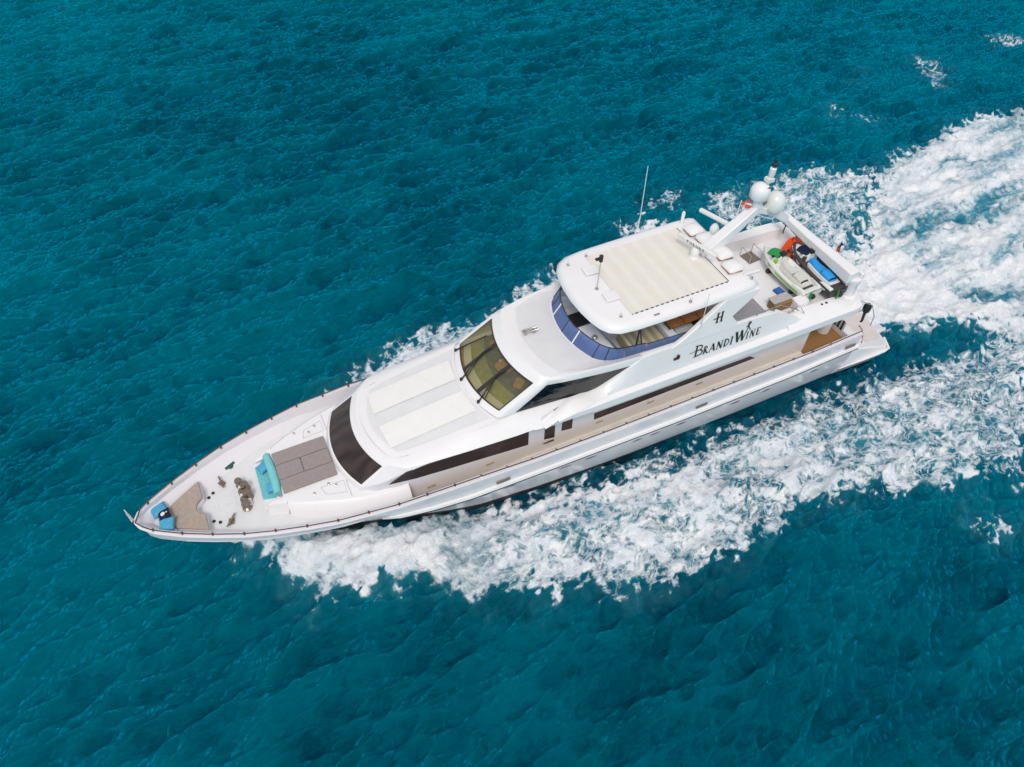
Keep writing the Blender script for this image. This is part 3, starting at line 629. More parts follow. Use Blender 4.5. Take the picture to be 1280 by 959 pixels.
MB().tube([(4.98, 2.2, 2.1), (4.98, 2.2, 4.58)], .12, 14).build('bulkhead_corner', TOPW, house, smooth=50)
# raised coachroof under the foredeck sunpad
cr = MB()
tp = [(26.66, 1.1), (26.5, 1.26), (26.0, 1.5), (24.9, 1.92), (24.2, 2.12), (23.0, 2.32), (22.6, 2.35)]
bt = [(26.68, 1.3), (26.6, 1.5), (26.1, 1.8), (24.9, 2.22), (24.3, 2.4), (23.0, 2.6), (22.6, 2.62)]
for s in (1, -1): cr.grid([[(x2, s * y2, 3.06), ((x + x2) / 2, s * (y * .62 + y2 * .38), 3.57), (x, s * y, 3.66)] for (x, y), (x2, y2) in zip(tp, bt)])
cr.grid([[(x, y, 3.66), (x, y / 2, 3.67), (x, 0, 3.675), (x, -y / 2, 3.67), (x, -y, 3.66)] for x, y in tp])
cr.raw([(26.66, 1.1, 3.66), (26.68, 1.3, 3.06), (26.68, -1.3, 3.06), (26.66, -1.1, 3.66)], [(0, 1, 2, 3)])
cr.prism([(26.64, .98, 3.06), (27.38, .82, 3.06), (27.38, -.98, 3.06), (26.64, -1.1, 3.06)], [(26.64, .9, 3.40), (27.33, .76, 3.40), (27.33, -.94, 3.40), (26.64, -1.02, 3.40)])
for s in (1, -1): cr.prism([(26.6, s * 1.36, 3.06), (27.32, s * 1.12, 3.06), (27.32, s * .99, 3.06), (26.6, s * 1.0, 3.06)], [(26.6, s * 1.26, 3.655), (27.2, s * 1.02, 3.56), (27.2, s * .94, 3.56), (26.6, s * .94, 3.655)])
coach = cr.build('coachroof', WHITE, yacht, smooth=35)
for x, y in [(25.66, -1.49), (25.15, -1.32), (24.89, -1.51), (25.12, 1.14), (24.89, 1.29), (25.67, 1.32), (26.79, .93), (26.79, -1.0)]:
    MB().lathe((x, y, 3.66), [(.04, 0), (.04, .05), (.025, .06), (.03, .1), (.02, .11)], 8).build('snap_eye', STEEL, coach, smooth=40)
SEAM = mat('seam_grey', (.42, .42, .44), .7)
MB().tube([(24.52, -1.95, 3.67), (24.50, 0, 3.682), (24.52, 1.95, 3.67)], .008, 6).build('deck_seam', SEAM, coach)
for s in (1, -1): MB().tube([(25.4, s * 1.15, 3.674), (24.6, s * 1.2, 3.674), (24.62, s * 1.7, 3.668), (25.3, s * 1.5, 3.668), (25.4, s * 1.15, 3.674)], .007, 6).build('locker_lid_seam', SEAM, coach)
# upper deck slab with rounded white margin
us = MB(); st = [(17.9, 2.66, 4.60, 4.56), (17.2, 2.70, 4.60, 4.5), (16.4, 2.74, 4.80, 4.5), (15, 2.84, 4.97, 4.52), (10, 2.88, 4.98, 4.54), (3.6, 2.92, 4.98, 4.55), (3.25, 2.86, 4.98, 4.58), (3.08, 2.6, 4.98, 4.6)]
sec = []
for x, y, tz, bz in st:
    sec.append([(x, 0, bz), (x, y - .12, bz), (x, y, bz + .05 if tz - bz > .1 else bz + .01), (x, y, tz - .05), (x, y - .04, tz), (x, y - .26, tz + .07), (x, y - .55, tz + .07 if x > 7 else tz - .02), (x, 0, tz + .05 if x > 7 else tz - .02)])
for s in (1, -1): us.grid([[(p[0], s * p[1], p[2]) for p in r] for r in sec])
us.raw([sec[-1][1], sec[-1][3], mir(sec[-1][3]), mir(sec[-1][1])], [(0, 1, 2, 3)])
updeck = us.build('upper_deck', WHITE, yacht, smooth=35)
MB().raw([(7.1, -2.06, 4.972), (7.1, 2.06, 4.972), (3.5, 2.06, 4.972), (3.5, -2.06, 4.972)], [(0, 1, 2, 3)]).build('boat_deck_tread', DECKW, updeck)
MB().box((8.3, 0.2, 5.06), (2.36, 4.4, .04)).build('grey_deck_tread', DECKG, updeck)
# low bulwarks round the boat deck
for s in (1, -1):
    g = [[(x, s * 2.06, 4.96), (x, s * 2.12, z), (x, s * (2.12 + w2), z), (x, s * 2.80, zo)] for x, z, w2, zo in ((6.9, 5.3, .3, 5.0), (6, 5.26, .3, 5.0), (4.4, 5.2, .36, 5.0), (3.75, 5.14, .4, 5.0), (3.55, 5.0, .3, 4.97))] if s > 0 else \
        [[(x, s * 2.02, 4.96), (x, s * 2.1, z), (x, s * (2.1 + w2), z), (x, s * 2.84, zo)] for x, z, w2, zo in ((9.5, 5.6, .35, 5.0), (6.4, 5.52, .4, 5.0), (4.4, 5.45, .5, 5.0), (3.7, 5.4, .5, 5.0), (3.3, 5.3, .3, 4.97))]
    MB().grid(g).build('boat_deck_bulwark', WHITE, updeck, smooth=40)
MB().grid([[(3.62, y, 4.96), (3.50, y, z), (3.22, y, z), (3.06, y, 4.9)] for y, z in ((-2.55, 5.35), (-1.9, 5.38), (-1.3, 5.3), (-1.0, 5.0), (-.9, 4.97))]).build('boat_deck_bulwark', WHITE, updeck, smooth=40)

# --- pilothouse ------------------------------------------------------------
B_ = ring(tab((13.6, 2.42, 6.1), (14.8, 2.34, 6.1), (16.2, 2.16, 6.12), (17.1, 1.97, 6.14)), (17.25, 1.93, 6.15), .5, .03, 13.6)
B2 = ring(tab((13.6, 2.36, 6.2), (14.8, 2.26, 6.2), (16.2, 2.05, 6.21), (16.9, 1.8, 6.22)), (17.02, 1.74, 6.23), .45, .04, 13.6)
A2 = ring(tab((13.6, 2.32, 4.96), (16, 2.12, 4.98), (18, 2.02, 5.04), (19, 1.98, 5.06)), (19.0, 1.96, 5.05), .55, 0, 13.6)
UC = [(-1, -.90), (-.90, -.30), (-.30, -.215), (-.215, .30), (.30, .385), (.385, .90), (.90, 1)]
W0, W1 = .13, .87
pf = MB()
pf.grid(fpatch(A2, B_, -1, 1, 0, W0, 0, 28, 1)); pf.grid(fpatch(A2, B_, -1, 1, W1, 1, 0, 28, 1))
pf.grid(fpatch(A2, B_, -1, -.90, W0, W1, 0, 3, 3)); pf.grid(fpatch(A2, B_, .90, 1, W0, W1, 0, 3, 3))
pf.grid([[A2[i], B_[i]] for i in range(o8 + 1)]); pf.grid([[A2[i], B_[i]] for i in range(o8 + NA - 1, len(A2))])
pf.grid([[B_[i], lerp(lerp(B_[i], B2[i], .5), (B_[i][0], B_[i][1], B_[i][2] + .5), .1), B2[i]] for i in range(len(B_))])
pilot = pf.build('pilothouse', WHITE, yacht, smooth=30)
for i in (1, 3, 5):
    u0, u1 = UC[i]
    MB().grid(fpatch(A2, B_, u0 + .004, u1 - .004, W0 + .015, W1 - .015, -.01, 8, 3)).build('windshield_pane', WSHIELD, pilot, smooth=60)
for u0, u1, a, c in ((-.30, -.215, W0, W1), (.30, .385, W0, W1), (-.905, -.885, W0, W1), (.885, .905, W0, W1), (-.90, .90, W0 - .008, W0 + .018), (-.90, .90, W1 - .018, W1 + .008)):
    MB().grid(fpatch(A2, B_, u0, u1, a, c, .012, 20, 3)).build('windshield_frame', DARK, pilot, smooth=60)
for u, u2 in ((-.82, -.62), (-.1, -.28), (.52, .34)):
    wp = MB(); base = fnorm(A2, B_, u, .04, .05); tip = fnorm(A2, B_, u2, .58, .05); tip2 = fnorm(A2, B_, u2 - .14, .45, .04); tip3 = fnorm(A2, B_, u2 + .05, .75, .04)
    wp.lathe((base[0], base[1], base[2] - .06), [(.06, 0), (.06, .08), (.03, .1)], 8); wp.tube([base, tip], .018, 6); wp.tube([(base[0], base[1] + .05, base[2]), lerp(tip, base, .2)], .012, 6); wp.tube([fnorm(A2, B_, u + .03, .16, .03), tip, tip3], .02, 6)
    wp.build('wiper', BLACK, pilot)
# what shows through the windshield
ds = MB(); ds.grid([[fnorm(A2, B_, -.95 + 1.9 * i / 12, t, -.22 - .55 * t) for t in (-.06, .30, .50)] for i in range(13)]); dash = ds.build('dashboard', OLIVE, pilot, smooth=40)
d2 = MB(); d2.grid([[fnorm(A2, B_, -.95 + 1.9 * i / 12, t, -.50 - .9 * (t - .5)) for t in (.50, .66, 1.0)] for i in range(13)]); d2.build('helm_panel', DASHG, pilot, smooth=40)
d3 = MB(); d3.grid([[fnorm(A2, B_, -.88 + 1.76 * i / 12, t, -.10 - .6 * t) for t in (.01, .14)] for i in range(13)]); d3.build('dash_trim', DASHT, pilot)
for u_, t_ in ((-.58, .74), (.02, .70), (.18, .80), (.62, .72)):
    c_ = fnorm(A2, B_, u_, t_, -.52); MB().box(c_, (.42, .36, .16), u_, 0, .5).build('helm_seat', DASHT, pilot, bevel=.05)
MB().lathe((17.95, -.12, 5.42), [(.07, 0), (.075, .06), (.03, .11)], 12).build('compass', LAMPG, pilot, smooth=60)
wh = MB(); wc = (17.25, -.25, 5.62)
wh.tube([(wc[0] + .12 * math.cos(a), wc[1] + .3 * math.sin(a), wc[2] + .26 * math.cos(a)) for a in [2 * math.pi * k / 20 for k in range(21)]], .022, 6, False); wh.tube([wc, (17.5, -.25, 5.4)], .03, 6)
wh.build('helm_wheel', DASHT, pilot, smooth=60)
for y in (-.9, .15, 1.15): MB().box((17.42, y, 5.46), (.22, .5, .3), 0, 0, .7).build('dash_screen', INTER, pilot, bevel=.02)
MB().raw([(13.6, -2.2, 4.9), (18.8, -1.9, 4.9), (18.8, 1.9, 4.9), (13.6, 2.2, 4.9)], [(0, 1, 2, 3)]).build('cabin_sole', INTER, pilot)
def wallp(x, z, off, s):
    """point on the pilothouse side wall (between rings A2 and B_) with a given x and z, pushed out by off"""
    def P(k, t):
        i = min(o8 - 1, int(k)); f = k - i; return lerp(lerp(A2[i], A2[i + 1], f), lerp(B_[i], B_[i + 1], f), t)
    lo_, hi_ = 0.0, float(o8); t = .5
    for _ in range(40):
        k = (lo_ + hi_) / 2; a, c = P(k, 0), P(k, 1); t = (z - a[2]) / (c[2] - a[2])
        if P(k, t)[0] < x: lo_ = k
        else: hi_ = k
    q_ = P(k, t); return (q_[0], s * (q_[1] + off), q_[2])
for s in (1, -1):
    top = [(18.33, 5.13), (17.75, 5.55), (17.16, 6.0), (16.2, 5.97), (15.2, 5.93), (14.3, 5.90), (13.9, 5.88)]; bot = [(18.36, 5.10), (17.7, 5.07), (17.1, 5.05), (16.2, 5.02), (15.2, 5.0), (14.4, 5.0), (13.9, 5.0)]
    g = []
    for a, c in zip(top, bot):
        g.append([wallp(a[0] + (c[0] - a[0]) * j / 4, a[1] + (c[1] - a[1]) * j / 4, .015, s) for j in range(5)])
    g2 = []
    for r0, r1 in zip(g[:-1], g[1:]):
        for j in range(4): g2.append([lerp(q0, q1, j / 4) for q0, q1 in zip(r0, r1)])
    g2.append(g[-1])
    g2 = [[wallp(q[0], q[2], .015, s) for q in r] for r in g2]
    pw = MB().grid(g2).build('side_window', GLASSB, pilot)
    MB().tube([wallp(16.1, 5.97, .02, s), wallp(16.1, 5.04, .02, s)], .012, 6).build('window_bar', DARK, pw)
hn = MB()
for y in (-.40, -.27): hn.tube([(16.98, y, 6.36), (16.45, y + .03, 6.36), (16.40, y + .03, 6.36)], [.03, .035, .06], 10)
hn.box((16.9, -.335, 6.29), (.08, .22, .12)); hn.box((16.55, -.32, 6.29), (.08, .22, .12)); hn.build('horn', STEEL, pilot, smooth=40)

# --- flybridge ---------------------------------------------------------------
def top_z(x): return it(x, [(5.5, 5.02), (6.3, 5.2), (7.5, 6.0), (9.75, 6.2), (13.6, 6.16)])
O = [(9.6, 2.46, 6.2), (11.0, 2.46, 6.19), (12.3, 2.44, 6.18)] + [p for p in B2[:o8]]
O = O + B2[o8:o8 + NA] + [mir(p) for p in O[::-1]]
uside = [(9.6, 2.2, 6.12), (11, 2.2, 6.1), (12.3, 2.16, 6.07), (13.2, 2.11, 6.06), (13.7, 2.09, 6.06), (14.1, 2.06, 6.05), (14.4, 2.02, 6.05), (14.6, 1.97, 6.05), (14.8, 1.88, 6.05), (14.95, 1.78, 6.05), (15.05, 1.68, 6.05)]
uarc = []
for k in range(NA):
    y = 1.58 * (1 - 2 * k / (NA - 1)); uarc.append((15.14 + .40 * (1 - (y / 1.58) ** 2), y, 6.06 + .03 * (1 - (y / 1.58) ** 2)))
U = uside + uarc + [mir(p) for p in uside[::-1]]
fl = MB(); fl.grid([[O[i], lerp(O[i], U[i], .5), U[i]] for i in range(len(O))])
fly = fl.build('flybridge', WHITE, yacht, smooth=30)
n0, n1 = 6, len(O) - 6
MB().grid([[tuple(Vector(lerp(O[i], U[i], f)) + Vector((0, 0, .012))) for f in (.22, .5, .8, .96)] for i in range(n0, n1)]).build('roof_tread', DECKW, fly, smooth=40)
Ud = [(p[0] - (.0), p[1] * .99, 5.2) for p in U]
MB().grid([[U[i], Ud[i]] for i in range(len(U))]).build('coaming_liner', TOPW, fly, smooth=30)
MB().fan([(p[0], p[1], 5.22) for p in U]).build('flybridge_sole', DECKW, fly)
# outer bulwark carrying the name, with the swept wing at its forward end
def low(x): return (it(x, [(5.5, 2.66), (14.6, 2.64), (15.6, 2.74), (16.6, 2.80), (17.6, 2.74)]), it(x, [(5.5, 5.04), (13.6, 5.06), (15.5, 5.0), (16.5, 4.82), (17.55, 4.58)]))
def upp(x): return (it(x, [(5.5, 2.62), (7.5, 2.48), (13.6, 2.44), (14.4, 2.42), (15.6, 2.33), (16.4, 2.4), (17.6, 2.70)]),
                    it(x, [(5.5, 5.06), (6.3, 5.2), (7.5, 6.0), (9.75, 6.22), (13.5, 6.17), (14.2, 5.75), (15.2, 5.06), (15.55, 4.99), (16.25, 5.08), (16.5, 5.0), (17.55, 4.64)]))
def facey(x, z):
    (y0, z0), (y1, z1) = low(x), upp(x); t = (z - z0) / max(.05, z1 - z0); return y0 + (y1 - y0) * t
xsb = [5.5, 6, 6.3, 7, 7.5, 8.5, 9.75, 11, 12.3, 13.5, 13.85, 14.2, 14.6, 15, 15.25, 15.55, 15.9, 16.25, 16.5, 17, 17.55]
name_bulwark = None
for s in (1, -1):
    g = []
    for x in xsb:
        (y0, z0), (y1, z1) = low(x), upp(x); wgt = .16 if x < 13.5 else .2
        bul = .08 * min(1, max(0, (x - 13.2) / 1.5))
        g.append([(x, s * y0, z0), (x, s * (y0 + (y1 - y0) * .5 + bul), z0 + (z1 - z0) * .5), (x, s * y1, z1), (x, s * (y1 - .05), z1 + .02), (x, s * (y1 - wgt), z1 + .01), (x, s * (y1 - wgt - .02), max(4.9, z0 - .05))])
    nb = MB().grid(g).build('fly_bulwark', WHITE, fly, smooth=32)
    if s > 0: name_bulwark = nb
# blue wind screen
sc_base = U[3:-3]
def sct(i):
    p = sc_base[i]; c = Vector((12.9, 0, 0)); dv = Vector((p[0] - 12.9, p[1], 0)); ln = dv.length or 1
    back = .30 * min(1, max(0, (p[0] - 14.2) / .9)); side = .10
    hgt = it(p[0], [(13.2, .32), (14.2, .46), (14.9, .5), (15.5, .5)])
    return (p[0] - back, p[1] * (1 - .04), p[2] + hgt)
tops = [sct(i) for i in range(len(sc_base))]
scr = MB().grid([[sc_base[i], lerp(sc_base[i], tops[i], .5), tops[i]] for i in range(len(sc_base))]).build('wind_screen', VENT, fly, smooth=60)
MB().tube(tops, .022, 6).build('screen_top_rail', DARK, scr, smooth=60)
for k, mt in ((2, STEEL), (5, DARK), (8, DARK), (12, WHITE), (15, DARK), (19, WHITE), (21, DARK), (24, DARK), (28, STEEL)):
    if k < len(tops): MB().tube([sc_base[k], tops[k]], .018 if mt is not WHITE else .03, 6).build('screen_bar', mt, scr)
for s in (1, -1):   # low smoked screens further aft along the coaming
    pts = [(13.2, 2.13, 6.07), (12.3, 2.18, 6.08), (11.2, 2.22, 6.11), (10.7, 2.22, 6.12)]
    g = [[(x, s * y, z), (x, s * (y - .05), z + h)] for (x, y, z), h in zip(pts, (.32, .3, .24, .05))]
    MB().grid(g).build('side_screen', VENT, fly); MB().tube([q[1] for q in g], .018, 6).build('screen_top_rail', DARK, fly)
# helm console, companionway, wet bar, settee
hc = MB(); hc.prism([(15.2, -.05, 5.22), (15.1, 1.3, 5.22), (14.7, 1.85, 5.22), (13.75, 1.85, 5.22), (14.0, -.05, 5.22)], [(15.0, -.02, 6.02), (14.9, 1.25, 6.02), (14.55, 1.75, 6.0), (14.1, 1.75, 5.98), (14.22, -.02, 5.98)])
con = hc.build('helm_console', WHITE, fly, bevel=.06)
inst = MB(); inst.raw([(14.20, .02, 5.99), (14.08, 1.74, 5.99), (13.74, 1.83, 5.6), (13.96, .0, 5.6)], [(0, 1, 2, 3)]); pan = inst.build('instrument_panel', BEIGE, con)
for k in range(7):
    for r in range(2):
        a = lerp((14.20, .02, 5.99), (14.08, 1.74, 5.99), (k + .2) / 7); c = lerp((13.96, 0, 5.6), (13.74, 1.83, 5.6), (k + .2) / 7); a2 = lerp((14.20, .02, 5.99), (14.08, 1.74, 5.99), (k + .82) / 7); c2 = lerp((13.96, 0, 5.6), (13.74, 1.83, 5.6), (k + .82) / 7)
        t0, t1 = (.08, .42) if r == 0 else (.55, .92)
        q = [lerp(a, c, t0), lerp(a2, c2, t0), lerp(a2, c2, t1), lerp(a, c, t1)]; q = [(x - .01, y, z + .012) for x, y, z in q]
        MB().raw(q, [(0, 1, 2, 3)]).build('instrument', GLASSB, pan)
MB().lathe((14.55, .75, 6.01), [(.11, 0), (.12, .05), (.09, .1), (.03, .12)], 16).build('console_compass', STEEL, con, smooth=60)
MB().box((14.12, -1.02, 5.235), (.85, .72, .03)).build('companionway', INTER, fly)
MB().box((14.25, -1.9, 5.5), (1.5, .22, .55)).build('side_locker', WHITE, fly, bevel=.05)
be = MB(); be.box((12.65, 1.2, 5.42), (1.5, 1.15, .36)); be.box((13.45, 1.2, 5.62), (.16, 1.1, .5)); be.build('helm_bench', BEIGE, fly, bevel=.06)
MB().box((11.66, 1.3, 5.5), (.34, 1.3, .55)).build('bench_divider', WHITE, fly, bevel=.05)
bs = MB(); bs.box((10.6, 1.85, 5.4), (1.8, .5, .36)); bs.box((9.75, .9, 5.4), (.5, 2.2, .36)); bs.build('settee', mat('settee_cushion', (.50, .40, .33), .85, .1, noise=.06), fly, bevel=.06)
for s in (1, -1):   # crossed legs of the hardtop
    MB().tube([(13.58, s * 1.95, 6.05), (13.5, s * 1.9, 7.35)], .035, 8).tube([(13.3, s * 1.98, 6.05), (13.52, s * 1.9, 7.3)], .025, 8).build('hardtop_post', DARK, fly, smooth=60)
# arch legs: carry the crest
for s in (1, -1):
    pv = [(12.4, 6.12), (11.75, 6.42), (10.1, 7.46), (8.62, 7.46), (8.75, 7.25), (9.75, 6.62), (9.45, 6.2), (9.2, 6.08)]
    def py(z): return 2.47 - .27 * (z - 6.1) / 1.35
    o_ = [(x, s * (py(z) + .03), z) for x, z in pv]; i_ = [(x, s * (py(z) - .15), z) for x, z in pv]
    leg = MB().prism(i_, o_).build('arch_leg', WHITE, fly, bevel=.03)
    if s > 0: port_leg = leg
# hardtop
def hto(ins, z, crown=0):
    pts = [(8.7, 2.02), (8.95, 2.14), (9.6, 2.17), (11, 2.17), (12.5, 2.17), (13.8, 2.14), (14.4, 2.06), (14.75, 1.86), (14.95, 1.55), (15.07, 1.15), (15.16, .6), (15.2, 0)]
    c = (12, 0); r = []
    for x, y in pts: r.append((x - ins * (1 if x > 13.9 else (-1 if x < 8.9 else 0)) * (1 if y < 2.1 else .5), max(0, y - ins) if y > 0 else 0, z))
    full = r + [mir(p) for p in r[::-1][1:]]
    return [(8.62 + ins, 0, z)] + full if False else full
ht = MB(); rings = [hto(.22, 7.74), hto(.08, 7.70), hto(-.03, 7.60), hto(-.06, 7.48), hto(.02, 7.38), hto(.2, 7.36)]
for k in range(len(rings) - 1): ht.grid([[a, b2] for a, b2 in zip(rings[k] + rings[k][:1], rings[k + 1] + rings[k + 1][:1])])
ht.fan(rings[0]); ht.fan(rings[-1])
hard = ht.build('hardtop', WHITE, yacht, smooth=40)
MB().grid([[(x, y, 7.752 + .01 * math.cos(y)) for y in (-1.66, -.8, 0, .8, 1.66)] for x in (9.76, 10.8, 11.8, 12.8, 13.81)]).build('canvas_panel', CANVAS, hard)
MB().box((11.78, 1.69, 7.752), (4.02, .035, .022)).build('canvas_lacing', LACING, hard)
MB().tube([(9.76, -1.66, 7.76), (9.74, 1.68, 7.76)], .012, 6).build('canvas_batten', DARK, hard)
for y0 in (-.87, .64): MB().box((14.02, y0, 7.80), (.52, .44, .06), R_(-4)).build('solar_vent', WHITE, hard, bevel=.015)
for x, y in ((9.3, -1.22), (9.2, -.55), (9.1, .42), (9.22, 1.16)):
    dm = empty('deck_speaker', (x, y, 7.74)); dm.parent = hard
    MB().box((0, 0, .05), (.60, .56, .1), R_(-8)).build('speaker_base', WOOD, dm, bevel=.06, seg=3)
    q = MB(); a = [(px * .31 * k, py * .29 * k, z) for k, z in ((1, .1),) for px, py in ((-.8, -1), (.8, -1), (1, -.8), (1, .8), (.8, 1), (-.8, 1), (-1, .8), (-1, -.8))]
    lay = [[(p[0] * k, p[1] * k, z) for p in a] for k, z in ((1.04, .1), (1.02, .16), (.8, .24), (.45, .28), (.1, .29))]
    q.grid([[l[i % 8] for l in lay] for i in range(9)]); q.fan(lay[-1]); q.build('speaker_cover', WHITE, dm, smooth=35)
for x, y in ((14.6, -1.5), (14.2, 1.62), (13.75, -1.66), (11.6, 2.0), (8.9, 1.9)):
    MB().lathe((x, y, 7.74), [(.06, 0), (.06, .03), (.03, .05), (.035, .16), (.015, .18)], 10).build('hardtop_light', STEEL, hard, smooth=40)
MB().box((13.0, 2.03, 7.74), (.22, .07, .03)).build('hardtop_vent', STEEL, hard, bevel=.01)
ml = MB(); ml.tube([(14.27, .06, 7.74), (14.3, .12, 9.1)], .022, 8); ml.lathe((14.27, .06, 7.74), [(.07, 0), (.07, .05), (.03, .07)], 10); mlo = ml.build('masthead_light_post', STEEL, hard, smooth=40)
MB().lathe((14.3, .13, 9.1), [(.07, 0), (.07, .06), (.04, .08), (.04, .12), (.075, .13), (.075, .24), (.03, .27)], 12).box((14.36, .03, 9.14), (.18, .1, .06)).build('masthead_lamp', DARK, mlo, smooth=40)
# radar mast and its domes
def beam(name, pts, sizes, parent, mt=WHITE, bev=.03):
    q = MB(); r = []
    for (x, y, z), (wd, hg), nrm in pts and zip([p for p in pts], sizes, [None] * len(pts)):
        r.append((x, y, z, wd, hg))
    rr = []
    for i, (x, y, z, wd, hg) in enumerate(r):
        a = Vector(r[max(i - 1, 0)][:3]); c = Vector(r[min(i + 1, len(r) - 1)][:3]); t = (c - a).normalized()
        side = t.cross(Vector((0, 0, 1))).normalized(); u_ = side.cross(t)
        p = Vector((x, y, z)); rr.append([tuple(p + side * sx * wd / 2 + u_ * sz * hg / 2) for sx, sz in ((-1, -1), (1, -1), (1, 1), (-1, 1))])
    q.grid([[rr[i][k] for i in range(len(rr))] for k in range(4)], True); q.fan(rr[0]); q.fan(rr[-1])
    return q.build(name, mt, parent, bevel=bev)
mast = empty('radar_mast', (9.4, 0, 7.74)); mast.parent = yacht
def loc(p): return (p[0] - 9.4, p[1], p[2] - 7.74)
beam('mast_leg', [loc(p) for p in ((9.75, 0, 7.65), (8.7, 0, 8.42), (7.72, 0, 9.2), (7.55, 0, 9.24))], [(.42, .5), (.40, .42), (.34, .3), (.34, .26)], mast)
beam('mast_arm', [loc(p) for p in ((7.72, 0, 9.2), (6.9, 0, 8.80), (6.05, 0, 8.22))], [(.32, .26), (.32, .24), (.34, .28)], mast)
d1 = MB(); d1.lathe(loc((7.72, 0, 9.26)), [(.19, 0), (.2, .42)], 20); d1.lathe(loc((7.76, 0, 9.66)), [(.3, 0), (.35, .05), (.36, .3), (.33, .42), (.25, .52), (.12, .58), (.02, .6)], 24); d1.build('radar_dome', WHITE, mast, smooth=45)
d2_ = MB(); d2_.lathe(loc((6.93, .06, 8.9)), [(.2, 0), (.31, .03), (.37, .12), (.40, .26), (.39, .42), (.33, .6), (.2, .73), (.06, .78), (.01, .78)], 26); dm2 = d2_.build('satellite_dome', SKIW, mast, smooth=45)
tp_ = MB(); tp_.tube([loc((7.55, 0, 9.9)), loc((7.5, 0, 10.55))], .05, 8); tp_.box(loc((7.5, 0, 10.35)), (.26, .26, .14)); tp_.lathe(loc((7.47, 0, 10.5)), [(.1, 0), (.12, .06), (.12, .3), (.08, .34)], 12); tpo = tp_.build('top_light_stack', LAMPG, mast, smooth=40)
MB().lathe(loc((7.45, 0, 10.86)), [(.07, 0), (.1, .04), (.1, .13), (.05, .17), (.05, .25), (.02, .27)], 12).build('top_lamp', BLACK, tpo, smooth=40)
MB().tube([loc((7.6, -.2, 9.95)), loc((7.85, -.28, 10.2)), loc((8.05, -.28, 10.22)), loc((8.05, -.28, 10.02))], .02, 6).box(loc((7.62, .22, 10.16)), (.3, .05, .05)).build('dome_bracket', STEEL, mast)
MB().box(loc((7.55, .05, 9.45)), (.2, .3, .1), .3).build('junction_box', BRONZE, mast, bevel=.02)
for nm, a, c, ped in (('open_array_radar', (10.37, -.78, 8.32), (9.86, .88, 8.32), (10.05, .08)), ('open_array_radar', (8.98, -1.5, 8.5), (8.42, .0, 8.5), (8.85, -.62))):
    e = empty(nm, ((a[0] + c[0]) / 2, (a[1] + c[1]) / 2, 7.74)); e.parent = hard
    dx, dy = c[0] - a[0], c[1] - a[1]; ang = math.atan2(dy, dx); ln = math.hypot(dx, dy)
    MB().box((0, 0, a[2] - 7.74), (ln, .17, .14), ang).build('array_bar', SKIW, e, bevel=.04)
    MB().lathe((.02, 0, 0), [(.2, 0), (.2, .06), (.15, .12), (.18, .3), (.14, .42), (.08, .5)], 18).build('radar_pedestal', WHITE, e, smooth=45)
    if a[0] > 10: arr = (e, ang)
for s, tip, bz in ((-1, 2.87, 7.74), (1, 2.15, 6.2)):
    x, y = (11.22, s * 2.17) if s < 0 else (11.2, 2.40)
    MB().lathe((x, y, bz - .02), [(.07, 0), (.07, .04), (.03, .06)], 10).tube([(x, y, bz), (x - .02, y, bz + .6), (x + .02, y, bz + tip)], [.022, .016, .012], 6).build('whip_antenna', SKIW, hard if s < 0 else fly, smooth=50)
MB().lathe((9.4, -1.86, 7.72), [(.09, 0), (.09, .04), (.06, .08), (.07, .5), (.04, .56)], 12).build('gps_antenna', WHITE, hard, smooth=45)
fz = MB(); fz.tube([(9.0, 1.62, 7.75), (8.72, 1.95, 8.1), (8.7, 2.0, 8.12)], [.06, .07, .05], 10); fz.build('flood_light', WHITE, hard, smooth=45)
# running light and whip bracket on the name bulwark
MB().lathe((12.04, facey(12.04, 5.66) + .04, 5.58), [(.05, 0), (.06, .06), (.06, .14), (.03, .18)], 12).box((12.14, facey(12, 5.6) + .03, 5.60), (.16, .06, .08)).build('running_light', mat('lamp_red', (.05, .012, .015), .3), fly, smooth=45)
# crane over the boat deck
crane = empty('boat_crane', (3.4, 2.1, 4.98)); crane.parent = yacht
MB().lathe((0, 0, 0), [(.34, 0), (.34, .06), (.25, .1), (.25, .72), (.29, .8), (.29, .95)], 22).build('crane_pedestal', WHITE, crane, smooth=40)
beam('crane_boom', [(.22, .10, 1.08), (.24, -.3, 1.10), (.36, -2.4, 1.2), (.44, -3.95, 1.30)], [(.50, .56), (.50, .54), (.40, .38), (.32, .30)], crane, WHITE, .05)
beam('boom_tip', [(.44, -3.96, 1.32), (.46, -4.12, 1.32)], [(.3, .28), (.26, .26)], crane)
MB().box((-.2, .0, 1.0), (.16, .4, .4)).build('crane_motor', WHITE, crane, bevel=.04)
MB().tube([(.52, -3.7, 1.15), (.56, -3.7, .7), (.5, -3.72, .62)], .03, 6).build('crane_hook', DARK, crane)
